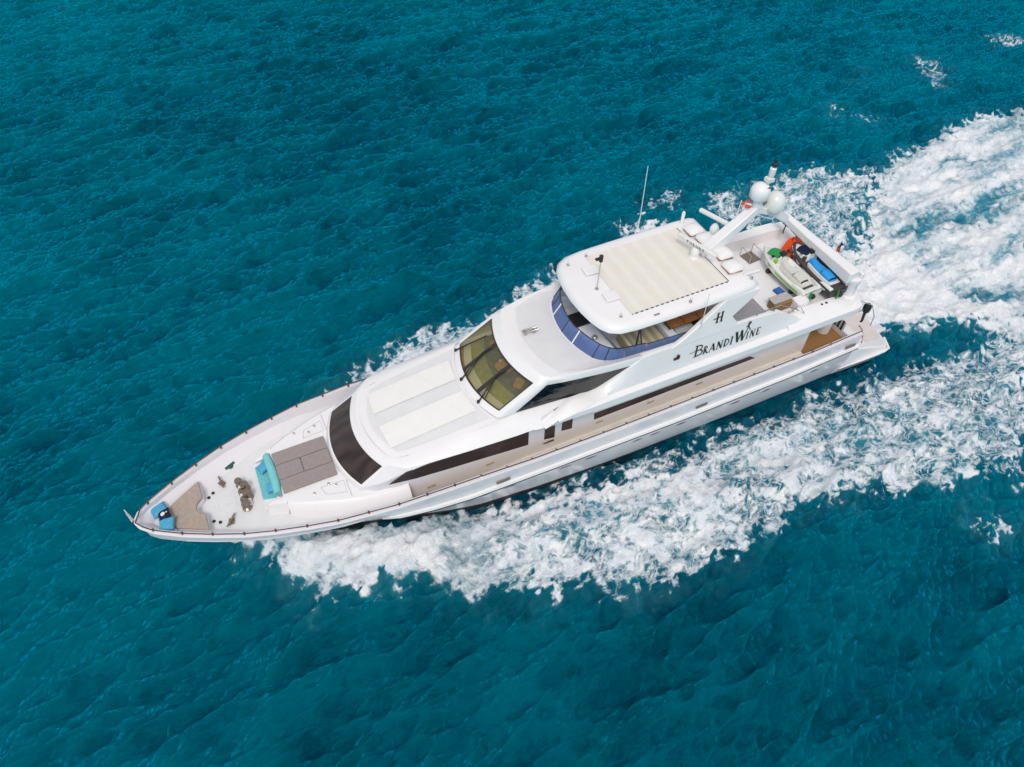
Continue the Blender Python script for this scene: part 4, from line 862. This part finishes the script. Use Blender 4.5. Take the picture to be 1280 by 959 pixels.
# boat-deck rails, hatch, locker
for k, x in enumerate((9.3, 8.5, 7.7)):
    MB().tube([(x, 2.38, 6.06), (x, 2.38, 6.26)], .02, 6).lathe((x, 2.38, 6.07), [(.05, 0), (.05, .03), (.02, .05)], 8).build('rail_post', STEEL, fly)
MB().tube([(9.5, 2.38, 6.26), (7.4, 2.38, 6.22), (6.6, 2.38, 5.75), (6.3, 2.38, 5.5)], .022, 8).build('deck_rail', STEEL, fly, smooth=60)
MB().tube([(6.75, 2.2, 5.2), (6.3, 2.35, 5.75), (6.0, 2.45, 5.3)], .02, 6).tube([(6.2, 2.15, 5.2), (6.9, 2.4, 5.7)], .02, 6).build('folding_davit', STEEL, fly)
hat = MB(); hat.box((5.6, -1.42, 5.0), (.62, .62, .06), .1); hatch = hat.build('deck_grate', BRONZE, updeck, bevel=.01)
for p in (((5.9, -1.75), (5.9, -1.1)), ((5.3, -1.75), (5.3, -1.1))): MB().tube([(p[0][0], p[0][1], 5.0), (p[0][0], p[0][1], 5.42), (p[1][0], p[1][1], 5.42), (p[1][0], p[1][1], 5.0)], .018, 6).build('grate_rail', STEEL, hatch)
MB().prism([(6.02, 1.62, 4.97), (5.42, 1.62, 4.97), (5.42, 2.1, 4.97), (6.05, 2.14, 4.97)], [(6.0, 1.64, 5.45), (5.44, 1.63, 5.45), (5.44, 2.05, 5.45), (6.03, 2.1, 5.45)]).build('deck_locker', WHITE, updeck, bevel=.04)
for x in (4.72, 4.95): MB().lathe((x, 2.3, 5.2), [(.05, 0), (.05, .04), (.03, .05)], 8).build('deck_fitting', DARK, updeck)
# ground tackle on the foredeck
wl = empty('windlass', (27.88, 0, 3.12)); wl.parent = yacht
for x, y, r, h in ((27.96, -.52, .15, .34), (27.80, -.27, .16, .38), (27.96, -.15, .12, .22), (27.78, .1, .17, .38), (27.95, .22, .13, .24), (27.92, .5, .17, .32)):
    MB().lathe((x - 27.88, y, 0), [(r, 0), (r, .04), (r * .55, h * .3), (r * .5, h * .6), (r * .95, h * .8), (r * .8, h), (r * .3, h + .02)], 16).box((x - 27.88 + .05, y + .05, h), (r, r * .6, .05), x * 7).build('windlass_drum', BRONZE, wl, smooth=45)
MB().box((0, 0, .05), (.32, 1.0, .1)).build('windlass_bed', WHITE, wl, bevel=.03)
for x, y, a in ((28.53, -.85, .5), (28.53, .83, -.3)):
    c_ = MB(); c_.box((x, y, 3.16), (.18, .2, .08), a); 
    ca, sa = math.cos(a + 1.2), math.sin(a + 1.2)
    for k_ in (-.09, .09): c_.lathe((x + k_ * ca, y + k_ * sa, 3.12), [(.04, 0), (.03, .1)], 8)
    c_.tube([(x - .28 * ca, y - .28 * sa, 3.27), (x - .2 * ca, y - .2 * sa, 3.235), (x + .2 * ca, y + .2 * sa, 3.235), (x + .28 * ca, y + .28 * sa, 3.27)], [.02, .035, .035, .02], 8); c_.build('mooring_cleat', BRONZE, yacht, smooth=45)
for x, y in ((29.06, -.46), (28.89, -.59), (29.08, .56), (28.89, .69)): MB().lathe((x, y, 3.11), [(.055, 0), (.06, .03), (.04, .06), (.01, .065)], 12).build('deck_fill', BLACK, yacht, smooth=45)
MB().lathe((28.55, .07, 3.11), [(.34, 0), (.34, .014), (.335, .02), (.29, .02), (.285, .004), (.05, .004), (.045, .03), (.01, .03)], 32).build('anchor_hatch', TOPW, yacht, smooth=20)
MB().lathe((28.13, -1.49, 3.11), [(.13, 0), (.14, .04), (.11, .07), (.02, .075)], 12).tube([(28.3, -1.4, 3.16), (27.95, -1.58, 3.16)], .07, 8).build('deck_vent', mat('dark_green_bronze', (.03, .09, .08), .4, noise=.3), yacht, smooth=45)
# hull fittings
for x, z in ((19.31, 2.80), (10.6, 2.60), (2.95, 2.62)):
    for s in (1, -1):
        hx = MB(); hx.lathe((x, s * 3.05, z), [(.11, -.03), (.12, .02), (.07, .04)], 12, 'y') if False else hx.box((x, s * 3.06, z), (.55, .06, .16)); hx.build('hawse_plate', BRONZE, yacht, bevel=.03)
for x, z in ((22.6, 1.95), (21.3, 1.9), (20.0, 1.88), (18.95, 1.85), (16.59, 1.8), (15.5, 1.78), (13.38, 1.72), (12.53, 1.68), (11.3, 1.66), (8.6, 1.62), (7.0, 1.6), (4.4, 1.6)):
    for s in (1, -1):
        def hy(xx, zz):
            ya, za = it(xx, [(q[0], q[1]) for q in L2]), it(xx, [(q[0], q[2]) for q in L2]); yb, zb = it(xx, [(q[0], q[1]) for q in L3]), it(xx, [(q[0], q[2]) for q in L3])
            return ya + (yb - ya) * (zz - za) / (zb - za)
        rim = [(x + .30 * math.cos(k * math.pi / 8), z + .10 * math.sin(k * math.pi / 8)) for k in range(16)]; pane = [(x + .24 * math.cos(k * math.pi / 8), z + .065 * math.sin(k * math.pi / 8)) for k in range(16)]
        ph = MB().prism([(a, s * (hy(a, c) - .01), c) for a, c in rim], [(a, s * (hy(a, c) + .022), c) for a, c in rim]).build('porthole', mat('port_surround', (.55, .54, .56), .2, noise=.1), yacht)
        MB().raw([(a, s * (hy(a, c) + .026), c) for a, c in pane], [tuple(range(16))]).build('porthole_pane', mat('port_glass', (.20, .20, .23), .08, noise=.2), ph)
for s in (1, -1):
    for k in range(6): MB().box((21.8 - 2.3 * k, s * 2.315, 3.02), (.32, .03, .1)).build('air_vent', mat('stained_fitting', (.40, .30, .19), .6, noise=.3), house, bevel=.02)

# --- lettering on the port side ---------------------------------------------
GL = {
 'B': ([((.2, 0), (.2, 1))], .2, [([(.2, .96), (.55, .95), (.76, .85), (.74, .65), (.56, .54), (.2, .53)], .12), ([(.56, .54), (.82, .44), (.90, .25), (.74, .07), (.2, .04)], .14), ([(-.5, .5), (-.1, .5), (.12, .56)], .06), ([(.0, 1), (.3, 1)], .07), ([(.0, 0), (.3, 0)], .07)]),
 'R': ([((.2, 0), (.2, 1))], .2, [([(.2, .97), (.5, .94), (.6, .78), (.52, .58), (.2, .5)], .12), ([(.38, .52), (.62, .1), (.85, 0)], .18), ([(.02, 0), (.36, 0)], .06)]),
 'A': ([((.48, 1), (.82, 0))], .2, [([(.1, 0), (.45, .95)], .08), ([(.22, .33), (.68, .33)], .08), ([(0, 0), (.22, 0)], .06), ([(.68, 0), (.96, 0)], .06)]),
 'N': ([((.16, 1), (.78, 0))], .2, [([(.16, 0), (.16, 1)], .09), ([(.78, 0), (.78, 1)], .09), ([(.04, 0), (.3, 0)], .06), ([(.64, 1), (.92, 1)], .06)]),
 'D': ([((.2, 0), (.2, 1))], .2, [([(.2, .97), (.55, .93), (.8, .7), (.82, .42), (.66, .12), (.42, .03), (.2, .03)], .13)]),
 'I': ([((.5, 0), (.5, 1))], .22, [([(.28, 0), (.72, 0)], .07), ([(.28, 1), (.72, 1)], .07)]),
 'W': ([((.02, 1), (.3, 0)), ((.48, 1), (.74, 0))], .17, [([(.3, 0), (.52, .95)], .07), ([(.74, 0), (1.0, 1), (1.05, 1.28)], .07), ([(1.05, 1.28), (.95, 1.45), (1.05, 1.6), (1.18, 1.48), (1.05, 1.3), (.85, 1.2)], .09), ([(-.1, 1), (.16, 1)], .06), ([(1.05, 1.2), (1.3, .75)], .06)]),
 'E': ([((.2, 0), (.2, 1))], .2, [([(.2, .97), (.7, .97), (.72, .82)], .09), ([(.2, .52), (.56, .52)], .09), ([(.2, .03), (.72, .03), (.76, .2)], .09)]),
 'H': ([((.2, 0), (.2, 1)), ((.8, 0), (.8, 1))], .19, [([(-.35, .46), (.0, .46), (.2, .5), (.8, .5)], .1), ([(.02, 0), (.4, 0)], .07), ([(.02, 1), (.4, 1)], .07), ([(.62, 0), (.98, 0)], .07), ([(.62, 1), (.98, 1)], .07)]),
 'F': ([((.25, 0), (.25, 1))], .2, [([(.25, .92), (.8, .92)], .16), ([(.25, .5), (.7, .5)], .16)]),
 'U': ([((.2, .2), (.2, 1)), ((.8, .2), (.8, 1))], .18, [([(.2, .2), (.3, .07), (.7, .07), (.8, .2)], .16)]),
 'O': ([], .2, [([(.5, .08), (.22, .25), (.2, .7), (.5, .92), (.8, .7), (.78, .25), (.5, .08)], .17)]),
}
def letter(q, ch, fn, wd, ht, slant=0.0, off=0.006):
    stems, ws, lines = GL[ch]
    for pts, wv_ in [([a, c], ws) for a, c in stems] + lines:
        for (x0, z0), (x1, z1) in zip(pts[:-1], pts[1:]):
            dx, dz = (x1 - x0) * wd, (z1 - z0) * ht; ln = math.hypot(dx, dz) or 1; hw = wv_ * wd * .5 * (1.2 if wd > .15 and ch != 'B' else .9)
            nx, nz = -dz / ln * hw, dx / ln * hw; ex, ez = dx / ln * hw * .3, dz / ln * hw * .3
            quad = [(x0 * wd + nx - ex, z0 * ht + nz - ez), (x1 * wd + nx + ex, z1 * ht + nz + ez), (x1 * wd - nx + ex, z1 * ht - nz + ez), (x0 * wd - nx - ex, z0 * ht - nz - ez)]
            letter.k = getattr(letter, 'k', 0) + 1; o2 = off + .00004 * (letter.k % 60)
            q.raw([fn(a + slant * c, c, o2) for a, c in quad], [(0, 1, 2, 3)])
lt = MB()
def ux(u): return 11.3 - (u - 530) * .00452
for ch, u0, u1, hgt in (('B', 520, 612, .5), ('R', 610, 670, .34), ('A', 670, 738, .34), ('N', 742, 810, .34), ('D', 814, 874, .34), ('I', 866, 922, .36), ('W', 928, 1040, .48), ('I', 1034, 1078, .32), ('N', 1082, 1140, .32), ('E', 1150, 1202, .33)):
    xa = ux(u0); wd = (u1 - u0) * .00452; zb = 5.33 - (u0 - 530) * .00005
    letter(lt, ch, lambda a, c, o, xa=xa, zb=zb: (xa - a, facey(xa - a, zb + c) + .012 + o, zb + c), wd, hgt, .12)
lt.build('name_lettering', LETTER, name_bulwark)
lt2 = MB(); letter(lt2, 'H', lambda a, c, o: (10.55 - a, py(6.62 + c) + .045 + o, 6.62 + c), .32, .40, .12); lt2.build('crest_letter', LETTER, port_leg)
e, ang = arr; lt3 = MB(); ca, sa = math.cos(ang), math.sin(ang)
for k, ch in enumerate('FURUNO'):
    def fn(a, c, o, k=k):
        t = -.42 + .14 * k + a; return (ca * t - sa * -(.0) + (-sa) * (.085 + .004 + o) * -1, sa * t + ca * (.085 + .004 + o) * -1, .58 - .065 + c)
    letter(lt3, ch, fn, .11, .12)
lt3.build('radar_lettering', NAVY, e)

# ------------------------------------------------------------------ loose things on board
def cushion(name, outline, z0, th, mt, parent=None, r=.04):
    n_ = len(outline); cx_ = sum(p[0] for p in outline) / n_; cy_ = sum(p[1] for p in outline) / n_
    q = MB(); q.prism([(x, y, z0) for x, y in outline], [(x, y, z0 + th) for x, y in outline]); return q.build(name, mt, parent, bevel=r, seg=3)
def pillow(name, c, sx_, sy_, th, rot, mt, label, cat='pillow', group=None, parent=None):
    """a soft square pillow: pinched corners, full middle"""
    q = MB(); n_ = 11; top = []; bot = []
    from mathutils import Euler
    Mx = Euler(rot).to_matrix(); rr = random.Random(label)
    for i in range(n_):
        ra, rb = [], []
        for j in range(n_):
            u, v = -1 + 2 * i / (n_ - 1), -1 + 2 * j / (n_ - 1)
            pin = 1 - .10 * (1 - abs(u) ** 2) * abs(v) ** 4 - .10 * (1 - abs(v) ** 2) * abs(u) ** 4
            x, y = u * sx_ / 2 * pin, v * sy_ / 2 * pin; h = th / 2 * max(0, (1 - u ** 4) * (1 - v ** 4)) ** .55 * (1 + .12 * rr.uniform(-1, 1))
            for lst, sg_ in ((ra, 1), (rb, -1)):
                p = Mx @ Vector((x, y, sg_ * h)); lst.append((p.x, p.y, p.z))
        top.append(ra); bot.append(rb)
    q.grid(top); q.grid(bot); o = q.build(name, mt, parent, smooth=80); o.location = c
    if label: tag(o, label, cat, group)
    return o
# grey sunpad on the coachroof
sp_ = empty('sunpad', (25.67, 0, 3.68)); tag(sp_, 'large taupe grey sunpad of four sections in front of the dark front window', 'sunpad')
for (x0, x1, y0, y1) in ((.95, -.95, .33, .9), (.95, -.95, -.9, -.33), (.95, .06, -.32, .32), (.04, -.95, -.32, .32)):
    MB().box(((x0 + x1) / 2, (y0 + y1) / 2, .05), (abs(x0 - x1) - .012, y1 - y0 - .012, .11)).build('pad_section', GREYC, sp_, bevel=.025, seg=3)
# aqua bench cushion with rolled back and its pillows
ts = empty('bench_cushion', (27.0, 0, 3.4)); tag(ts, 'aqua blue padded bench in front of the grey sunpad', 'bench')
q = MB(); q.prism([(.34, -.72, -.28), (.34, .62, -.28), (-.12, .70, -.28), (-.12, -.92, -.28)], [(.32, -.86, .02), (.34, .64, .02), (-.12, .74, .02), (-.12, -.96, .02)]); q.build('seat_cushion', TEALC, ts, bevel=.05, seg=3)
q = MB(); q.tube([(-.2, -.98, .24), (-.24, -.3, .26), (-.24, .3, .26), (-.2, .76, .24)], [.14, .16, .16, .14], 12); q.build('back_bolster', mat('aqua_light', (.20, .55, .57), .85, .15, noise=.06, bump=.4), ts, smooth=60)
pillow('throw_pillow', (27.0, -.62, 3.56), .46, .46, .2, (.3, .35, .4), SKYB, 'sky blue throw pillow at the starboard end of the aqua bench', 'pillow', 'blue pillows')
pillow('throw_pillow', (26.93, .36, 3.58), .40, .38, .18, (-.3, .5, -.3), SKYB, 'sky blue throw pillow at the port end of the aqua bench by the hand rail', 'pillow', 'blue pillows')
# tan bow pad, with a notch in its after edge
bp_ = empty('bow_pad', (29.8, 0, 3.1)); tag(bp_, 'tan arrow shaped lounging pad in the bow with a notched after edge', 'sunpad')
ol = [(29.22, -1.05), (29.2, -.34), (29.46, -.08), (29.46, .18), (29.22, .42), (29.22, 1.05), (30.22, .52), (30.46, .1), (30.42, -.33)]
MB().prism([(x - 29.8, y, .0) for x, y in ol], [(x - 29.8, y, .28) for x, y in ol]).build('pad_base', WHITE, bp_, bevel=.02)
MB().prism([(x - 29.8, y * 1.005, .285) for x, y in ol], [(x - 29.8, y * 1.005, .40) for x, y in ol]).build('pad_cushion', TANC, bp_, bevel=.035, seg=3)
MB().prism([(30.2, .7, 3.12), (30.95, .25, 3.12), (31.05, 0, 3.12), (30.95, -.25, 3.12), (30.2, -.7, 3.12)], [(30.2, .7, 3.42), (30.95, .25, 3.42), (31.05, 0, 3.42), (30.95, -.25, 3.42), (30.2, -.7, 3.42)]).build('bow_locker', WHITE, yacht, bevel=.04)
pillow('throw_pillow', (30.6, -.30, 3.62), .56, .5, .2, (.15, .1, .3), SKYB, 'sky blue pillow on the starboard side of the navy bow pillow', 'pillow', 'blue pillows')
nv = pillow('throw_pillow', (30.46, .0, 3.68), .42, .42, .18, (0, .25, .1), NAVY, 'navy pillow with a pale crest between two sky blue bow pillows', 'pillow', 'blue pillows')
cq = MB(); cq.raw([(.08 * math.cos(k * .7854), .08 * math.sin(k * .7854), .096) for k in range(8)], [tuple(range(8))]); cq.raw([(-.10, -.02, .095), (-.16, -.02, .09), (-.16, .02, .09), (-.10, .02, .095)], [(0, 1, 2, 3)]); co_ = cq.build('pillow_crest', CANVAS, nv); co_.rotation_euler = (0, .25, .1)
pillow('throw_pillow', (30.45, .36, 3.62), .56, .5, .2, (-.15, .15, -.25), SKYB, 'sky blue pillow on the port side of the navy bow pillow', 'pillow', 'blue pillows')
# flags
def flag(name, p, du, dv, nu, nv_, mats, pick, label, staff=None):
    e = empty(name, p); tag(e, label, 'flag')
    if staff: MB().tube([tuple(Vector(s_) - Vector(p)) for s_ in staff], .018, 6).build('flag_staff', WHITE if name != 'stern_flag' else STEEL, e, smooth=60)
    for mi, mt in enumerate(mats):
        q = MB()
        for i in range(nu):
            for j in range(nv_):
                if pick(i, j) != mi: continue
                V_ = []
                for a, c in ((i, j), (i + 1, j), (i + 1, j + 1), (i, j + 1)):
                    u, v = a / nu, c / nv_; wob = .06 * math.sin(u * 7 + v * 2)
                    V_.append((du[0] * u + dv[0] * v + wob * .4, du[1] * u + dv[1] * v + wob, du[2] * u + dv[2] * v))
                q.raw(V_, [(0, 1, 2, 3)])
        o = q.build('flag_cloth', mt, e, smooth=60); sd = o.modifiers.new('thick', 'SOLIDIFY'); sd.thickness = .006
flag('courtesy_flag', (8.42, -.1, 9.62), (-.46, .06, -.02), (0, .02, -.3), 12, 9, [REDF, SKIW, SKYB], lambda i, j: 1 if i in (4, 5) or j in (4, 5) else (2 if i > 9 and j < 4 else 0), 'small red flag with a white cross flying beside the radar mast', [(8.55, -.12, 8.0), (8.42, -.1, 9.66)])
flag('bow_flag', (31.36, 0, 4.62), (-.02, .10, -.30), (-.06, .18, -.26), 6, 6, [SKIW, NAVY], lambda i, j: 0 if (i + j) < 8 else 1, 'little white and blue pennant on a short staff at the bow tip', [(31.32, 0, 3.86), (31.38, 0, 4.66)])
flag('stern_flag', (2.98, .58, 6.45), (-.03, -.1, -.5), (-.05, .10, -.06), 8, 4, [NAVY, REDF], lambda i, j: 0 if i < 5 else 1, 'dark blue and red ensign hanging on a staff aft of the crane boom', [(3.02, .4, 4.98), (2.98, .6, 6.5)])

# jet skis, lying athwartships on chocks
def ski_section(t):     # t 0 stern .. 1 bow : half width, chine z, gunwale z, keel z
    hw = it(t, [(0, .50), (.3, .55), (.6, .54), (.8, .43), (.92, .25), (1, .05)])
    kz = it(t, [(0, .02), (.6, .0), (.85, .10), (1, .36)]); gz = it(t, [(0, .40), (.4, .42), (.7, .48), (1, .54)])
    return hw, kz, gz
def jet_ski(name, label, c, rz, hullm, deckm, seatm, hoodm, coverm, accent, sternm, Ls=3.0):
    e = empty(name, c, rz); tag(e, label, 'jet ski', 'jet skis on the boat deck')
    T = [i / 16 for i in range(17)]; X = lambda t: -Ls / 2 + t * Ls
    q = MB()
    for s in (1, -1): q.grid([[(X(t), 0, ski_section(t)[1]), (X(t), s * ski_section(t)[0] * .62, ski_section(t)[1] + .10), (X(t), s * ski_section(t)[0], ski_section(t)[1] * .5 + ski_section(t)[2] * .5), (X(t), s * ski_section(t)[0] * .97, ski_section(t)[2])] for t in T])
    h0 = ski_section(0); q.raw([(X(0), 0, h0[1]), (X(0), h0[0] * .62, h0[1] + .1), (X(0), h0[0], .21), (X(0), h0[0] * .97, h0[2]), (X(0), -h0[0] * .97, h0[2]), (X(0), -h0[0], .21), (X(0), -h0[0] * .62, h0[1] + .1)], [tuple(range(7))])
    q.build('ski_hull', hullm, e, smooth=45)
    q = MB()   # gunwale decks and footwells
    for s in (1, -1): q.grid([[(X(t), s * ski_section(t)[0] * .97, ski_section(t)[2]), (X(t), s * ski_section(t)[0] * .80, ski_section(t)[2] + .05), (X(t), s * max(.0, ski_section(t)[0] * .58), ski_section(t)[2] - (.12 if .12 < t < .62 else -.03)), (X(t), 0, ski_section(t)[2] - (.05 if .12 < t < .62 else -.06))] for t in T])
    q.build('ski_deck', deckm, e, smooth=45)
    q = MB()   # long seat
    ss = [(.15, .42, .19), (.19, .58, .19), (.34, .62, .20), (.355, .555, .185), (.50, .555, .16), (.59, .62, .13), (.64, .58, .10)]
    q.grid([[(X(t), y, z) for y, z in ((-w_ - .03, .40), (-w_, zt - .05), (-w_ * .72, zt), (0, zt + .012), (w_ * .72, zt), (w_, zt - .05), (w_ + .03, .40))] for t, zt, w_ in ss])
    q.raw([(X(.15), y, z) for y, z in ((-.22, .38), (-.19, .37), (0, .43), (.19, .37), (.22, .38))], [tuple(range(5))])
    seat = q.build('ski_seat', seatm, e, smooth=28)
    q = MB(); q.grid([[(X(t), y, z) for y, z in ((-w_ - .11, .33), (-w_ - .05, .45), (w_ + .05, .45), (w_ + .11, .33))] for t, w_ in ((.11, .2), (.2, .22), (.4, .21), (.6, .17), (.68, .12))]); q.build('seat_base', SKIW if hullm is SKIK else SKIS, e, smooth=30)
    for t0 in ((.335, .36), (.17, .185)):
        wq = it(t0[0], [(s_[0], s_[2]) for s_ in ss]); q = MB(); q.grid([[(X(t), f * wq * 1.0, it(t, [(s_[0], s_[1]) for s_ in ss]) + .012 - .05 * abs(f) ** 6) for f in (-1, -.7, 0, .7, 1)] for t in t0]); q.build('seat_seam', BLACK, e)
    for s in (1, -1):
        q = MB(); q.prism([(X(.02), s * .30, .40), (X(.20), s * .40, .40), (X(.24), s * .52, .42), (X(.02), s * .48, .40)], [(X(.03), s * .33, .50), (X(.19), s * .42, .52), (X(.22), s * .49, .47), (X(.03), s * .46, .48)]); q.build('rear_fairing', SKIW, e, bevel=.02)
        q = MB(); q.prism([(X(.63), s * .16, .55), (X(.80), s * .22, .56), (X(.80), s * .34, .54), (X(.63), s * .36, .5)], [(X(.64), s * .18, .72), (X(.78), s * .24, .68), (X(.78), s * .30, .64), (X(.64), s * .31, .64)]); q.build('side_cowl', accent if hullm is SKIW else SKIK, e, bevel=.02)
    q = MB(); q.grid([[(X(t), y, z) for y, z in ((-w_, .36), (-w_ * .95, zt - .05), (0, zt), (w_ * .95, zt - .05), (w_, .36))] for t, zt, w_ in ((.02, .42, .30), (.08, .45, .30), (.155, .45, .26))]); q.raw([(X(.02), -.30, .36), (X(.02), .30, .36), (X(.02), .29, .37), (X(.02), 0, .42), (X(.02), -.29, .37)], [tuple(range(5))])
    q.build('rear_platform', sternm, e, smooth=40)
    q = MB()   # hood
    hh = [(.62, .80, .20), (.70, .80, .30), (.80, .72, .30), (.90, .62, .20), (.985, .54, .05)]
    q.grid([[(X(t), y, z) for y, z in ((-w_ - .08, .46), (-w_, zt - .1), (-w_ * .5, zt), (0, zt + .02), (w_ * .5, zt), (w_, zt - .1), (w_ + .08, .46))] for t, zt, w_ in hh])
    q.raw([(X(.62), y, z) for y, z in ((-.28, .46), (-.2, .70), (0, .82), (.2, .70), (.28, .46))], [tuple(range(5))])
    hood = q.build('ski_hood', hoodm, e, smooth=45)
    if coverm:
        q = MB(); q.grid([[(X(t) , y, z) for y, z in ((-w_, zt - .13), (-w_ * .5, zt + .01), (0, zt + .04), (w_ * .5, zt + .01), (w_, zt - .13))] for t, zt, w_ in ((.66, .84, .26), (.72, .83, .31), (.80, .76, .32), (.86, .69, .26))]); q.build('bow_cover', coverm, e, smooth=60)
    q = MB(); q.tube([(X(.62), -.36, .90), (X(.645), -.14, .93), (X(.645), .14, .93), (X(.62), .36, .90)], [.028, .022, .022, .028], 8); q.box((X(.66), 0, .88), (.22, .24, .12)); q.tube([(X(.64), 0, .72), (X(.65), 0, .92)], .06, 8); q.build('handlebar', BLACK, e, smooth=50)
    for s in (1, -1):
        MB().box((X(.70), s * .40, .80), (.10, .13, .09), 0, s * .3).build('mirror', BLACK, e, bevel=.02)
        q = MB(); q.grid([[(X(t), s * ski_section(t)[0] * 1.012, ski_section(t)[1] * .28 + ski_section(t)[2] * .72 + dz) for dz in (-.03, .05)] for t in (.1, .3, .5, .7, .85)]); q.build('side_stripe', accent, e)
        MB().box((X(.38), s * .36, .335), (.8, .15, .03)).build('foot_mat', YELL if hullm is SKIK else SKIK, e, bevel=.01)
    MB().lathe((X(0) - .02, 0, .2), [(.11, 0), (.12, -.04), (.09, -.12), (.03, -.12)], 12, 'x').build('jet_nozzle', BLACK, e)
    q = MB(); q.tube([(X(.015), .12, .43), (X(0) - .06, .14, .3), (X(0) - .1, .18, .05), (X(0) - .12, .22, .0)], .03, 6); q.tube([(X(.02), .02, .44), (X(0) - .05, .1, .32), (X(0) - .07, .12, .1)], .03, 6); q.build('tie_strap', GREENF, e, smooth=60)
    for t in (.25, .72): MB().box((X(t), 0, -.07), (.16, .8, .16)).build('chock', DARK, e, bevel=.02)
    return e
jet_ski('jet_ski', 'white and lime jet ski with a green bow cover beside the wooden chest', (5.16, .30, 5.14), R_(-90 + 2), SKIW, SKIW, SKIS, SKIW, GREENF, LIME, SKIK)
jet_ski('jet_ski', 'black and bright blue jet ski parked under the crane boom', (3.98, .66, 5.14), R_(-90 - 1), SKIK, SKIK, SKIB, SKIW, NAVY, SKIW, SKIK)
# things about the jet skis
def crumple(name, c, size, mt, label, cat, seed, rz=0):
    r0 = np.random.default_rng(seed); q = MB(); n_ = 12; P = []
    ph = r0.uniform(0, 6, 6)
    for i in range(n_):
        row = []
        for j in range(n_):
            u, v = -1 + 2 * i / (n_ - 1), -1 + 2 * j / (n_ - 1); rad = max(0, 1 - (u * u) ** 2) * max(0, 1 - (v * v) ** 2)
            h = size[2] * (rad ** .5) * (.75 + .18 * math.sin(5 * u + ph[0] + 2 * v) + .16 * math.sin(7 * v + ph[1] - 3 * u))
            row.append((u * size[0] / 2 * (1 + .1 * math.sin(4 * v + ph[2])), v * size[1] / 2 * (1 + .1 * math.sin(4 * u + ph[3])), h))
        P.append(row)
    q.grid(P); q.grid([[(x, y, -.01) for x, y, z in r_] for r_ in P]); o = q.build(name, mt, None, smooth=60); o.location = c; o.rotation_euler = (0, 0, rz)
    tag(o, label, cat); return o
crumple('life_jacket_pile', (3.72, -1.02, 5.0), (.95, .62, .80), ORANGE, 'crumpled orange life jackets heaped against the stern side of the blue jet ski bow', 'life jackets', 3, .3)
crumple('orange_bag', (3.46, -.1, 4.98), (.42, .34, .75), ORANGE, 'small orange bag propped beside the handlebar of the blue jet ski', 'bag', 5)
q = MB(); q.box((0, 0, .06), (.34, .40, .12)); cb_ = q.build('crate', BLUEB, None, bevel=.03); cb_.location = (5.86, .84, 4.975); cb_.rotation_euler = (0, 0, .1); tag(cb_, 'flat blue plastic box on the white boat deck beside the wooden chest', 'box')
MB().box((0, 0, .135), (.28, .34, .03)).build('box_lid', mat('blue_lid', (.03, .14, .42), .35), cb_, bevel=.01)
ch = empty('wicker_chest', (6.42, 1.52, 4.98)); tag(ch, 'brown wicker chest with a pale grey lid beside the white deck locker', 'chest')
MB().box((0, 0, .2), (.84, .46, .4)).build('chest_body', WICKER, ch, bevel=.02)
MB().box((0, -.08, .42), (.86, .40, .04)).build('chest_lid', mat('grey_slat_lid', (.42, .40, .40), .6, noise=.15, scale=12), ch, bevel=.01)
# flybridge furniture
tb = empty('dining_table', (10.7, 1.05, 5.22)); tag(tb, 'varnished wooden dining table of three leaves under the hardtop', 'table')
for k in range(3): MB().box((.66 - .66 * k, 0, .70), (.63, .78, .05)).build('table_leaf', WOOD, tb, bevel=.02)
MB().box((0, 0, .655), (2.0, .72, .05)).build('table_frame', DARK, tb)
for x in (-.6, .6): MB().lathe((x, 0, 0), [(.2, 0), (.2, .03), (.06, .06), (.05, .64)], 14).build('table_leg', DARK, tb, smooth=45)
crumple('beach_towel', (11.15, 1.86, 5.60), (.5, .28, .10), TEALC, 'small turquoise towel on the settee beside the wooden dining table', 'towel', 8)
# outboard engine hung on the stern rail
om = empty('outboard_engine', (2.62, 2.72, 4.3)); tag(om, 'black covered outboard engine hung on the stern rail above the swim platform', 'engine')
q = MB(); q.lathe((0, 0, 0), [(.09, -.08), (.14, -.02), (.16, .10), (.17, .24), (.12, .34), (.04, .36)], 10); q.build('engine_cowl', BLACK, om, smooth=45)
q = MB(); q.tube([(0, 0, 0), (-.04, .02, -.5)], [.07, .05], 8); q.box((-.05, .02, -.55), (.1, .06, .22)); q.build('engine_leg', DARK, om)
q = MB(); q.tube([(.5, -.5, .66), (.3, -.15, .5), (-.1, .1, .35), (-.3, .28, -.2), (-.34, .3, -.75)], .018, 6); q.tube([(.45, -.02, .1), (.1, 0, .1)], .03, 6); q.build('engine_bracket', STEEL, om)
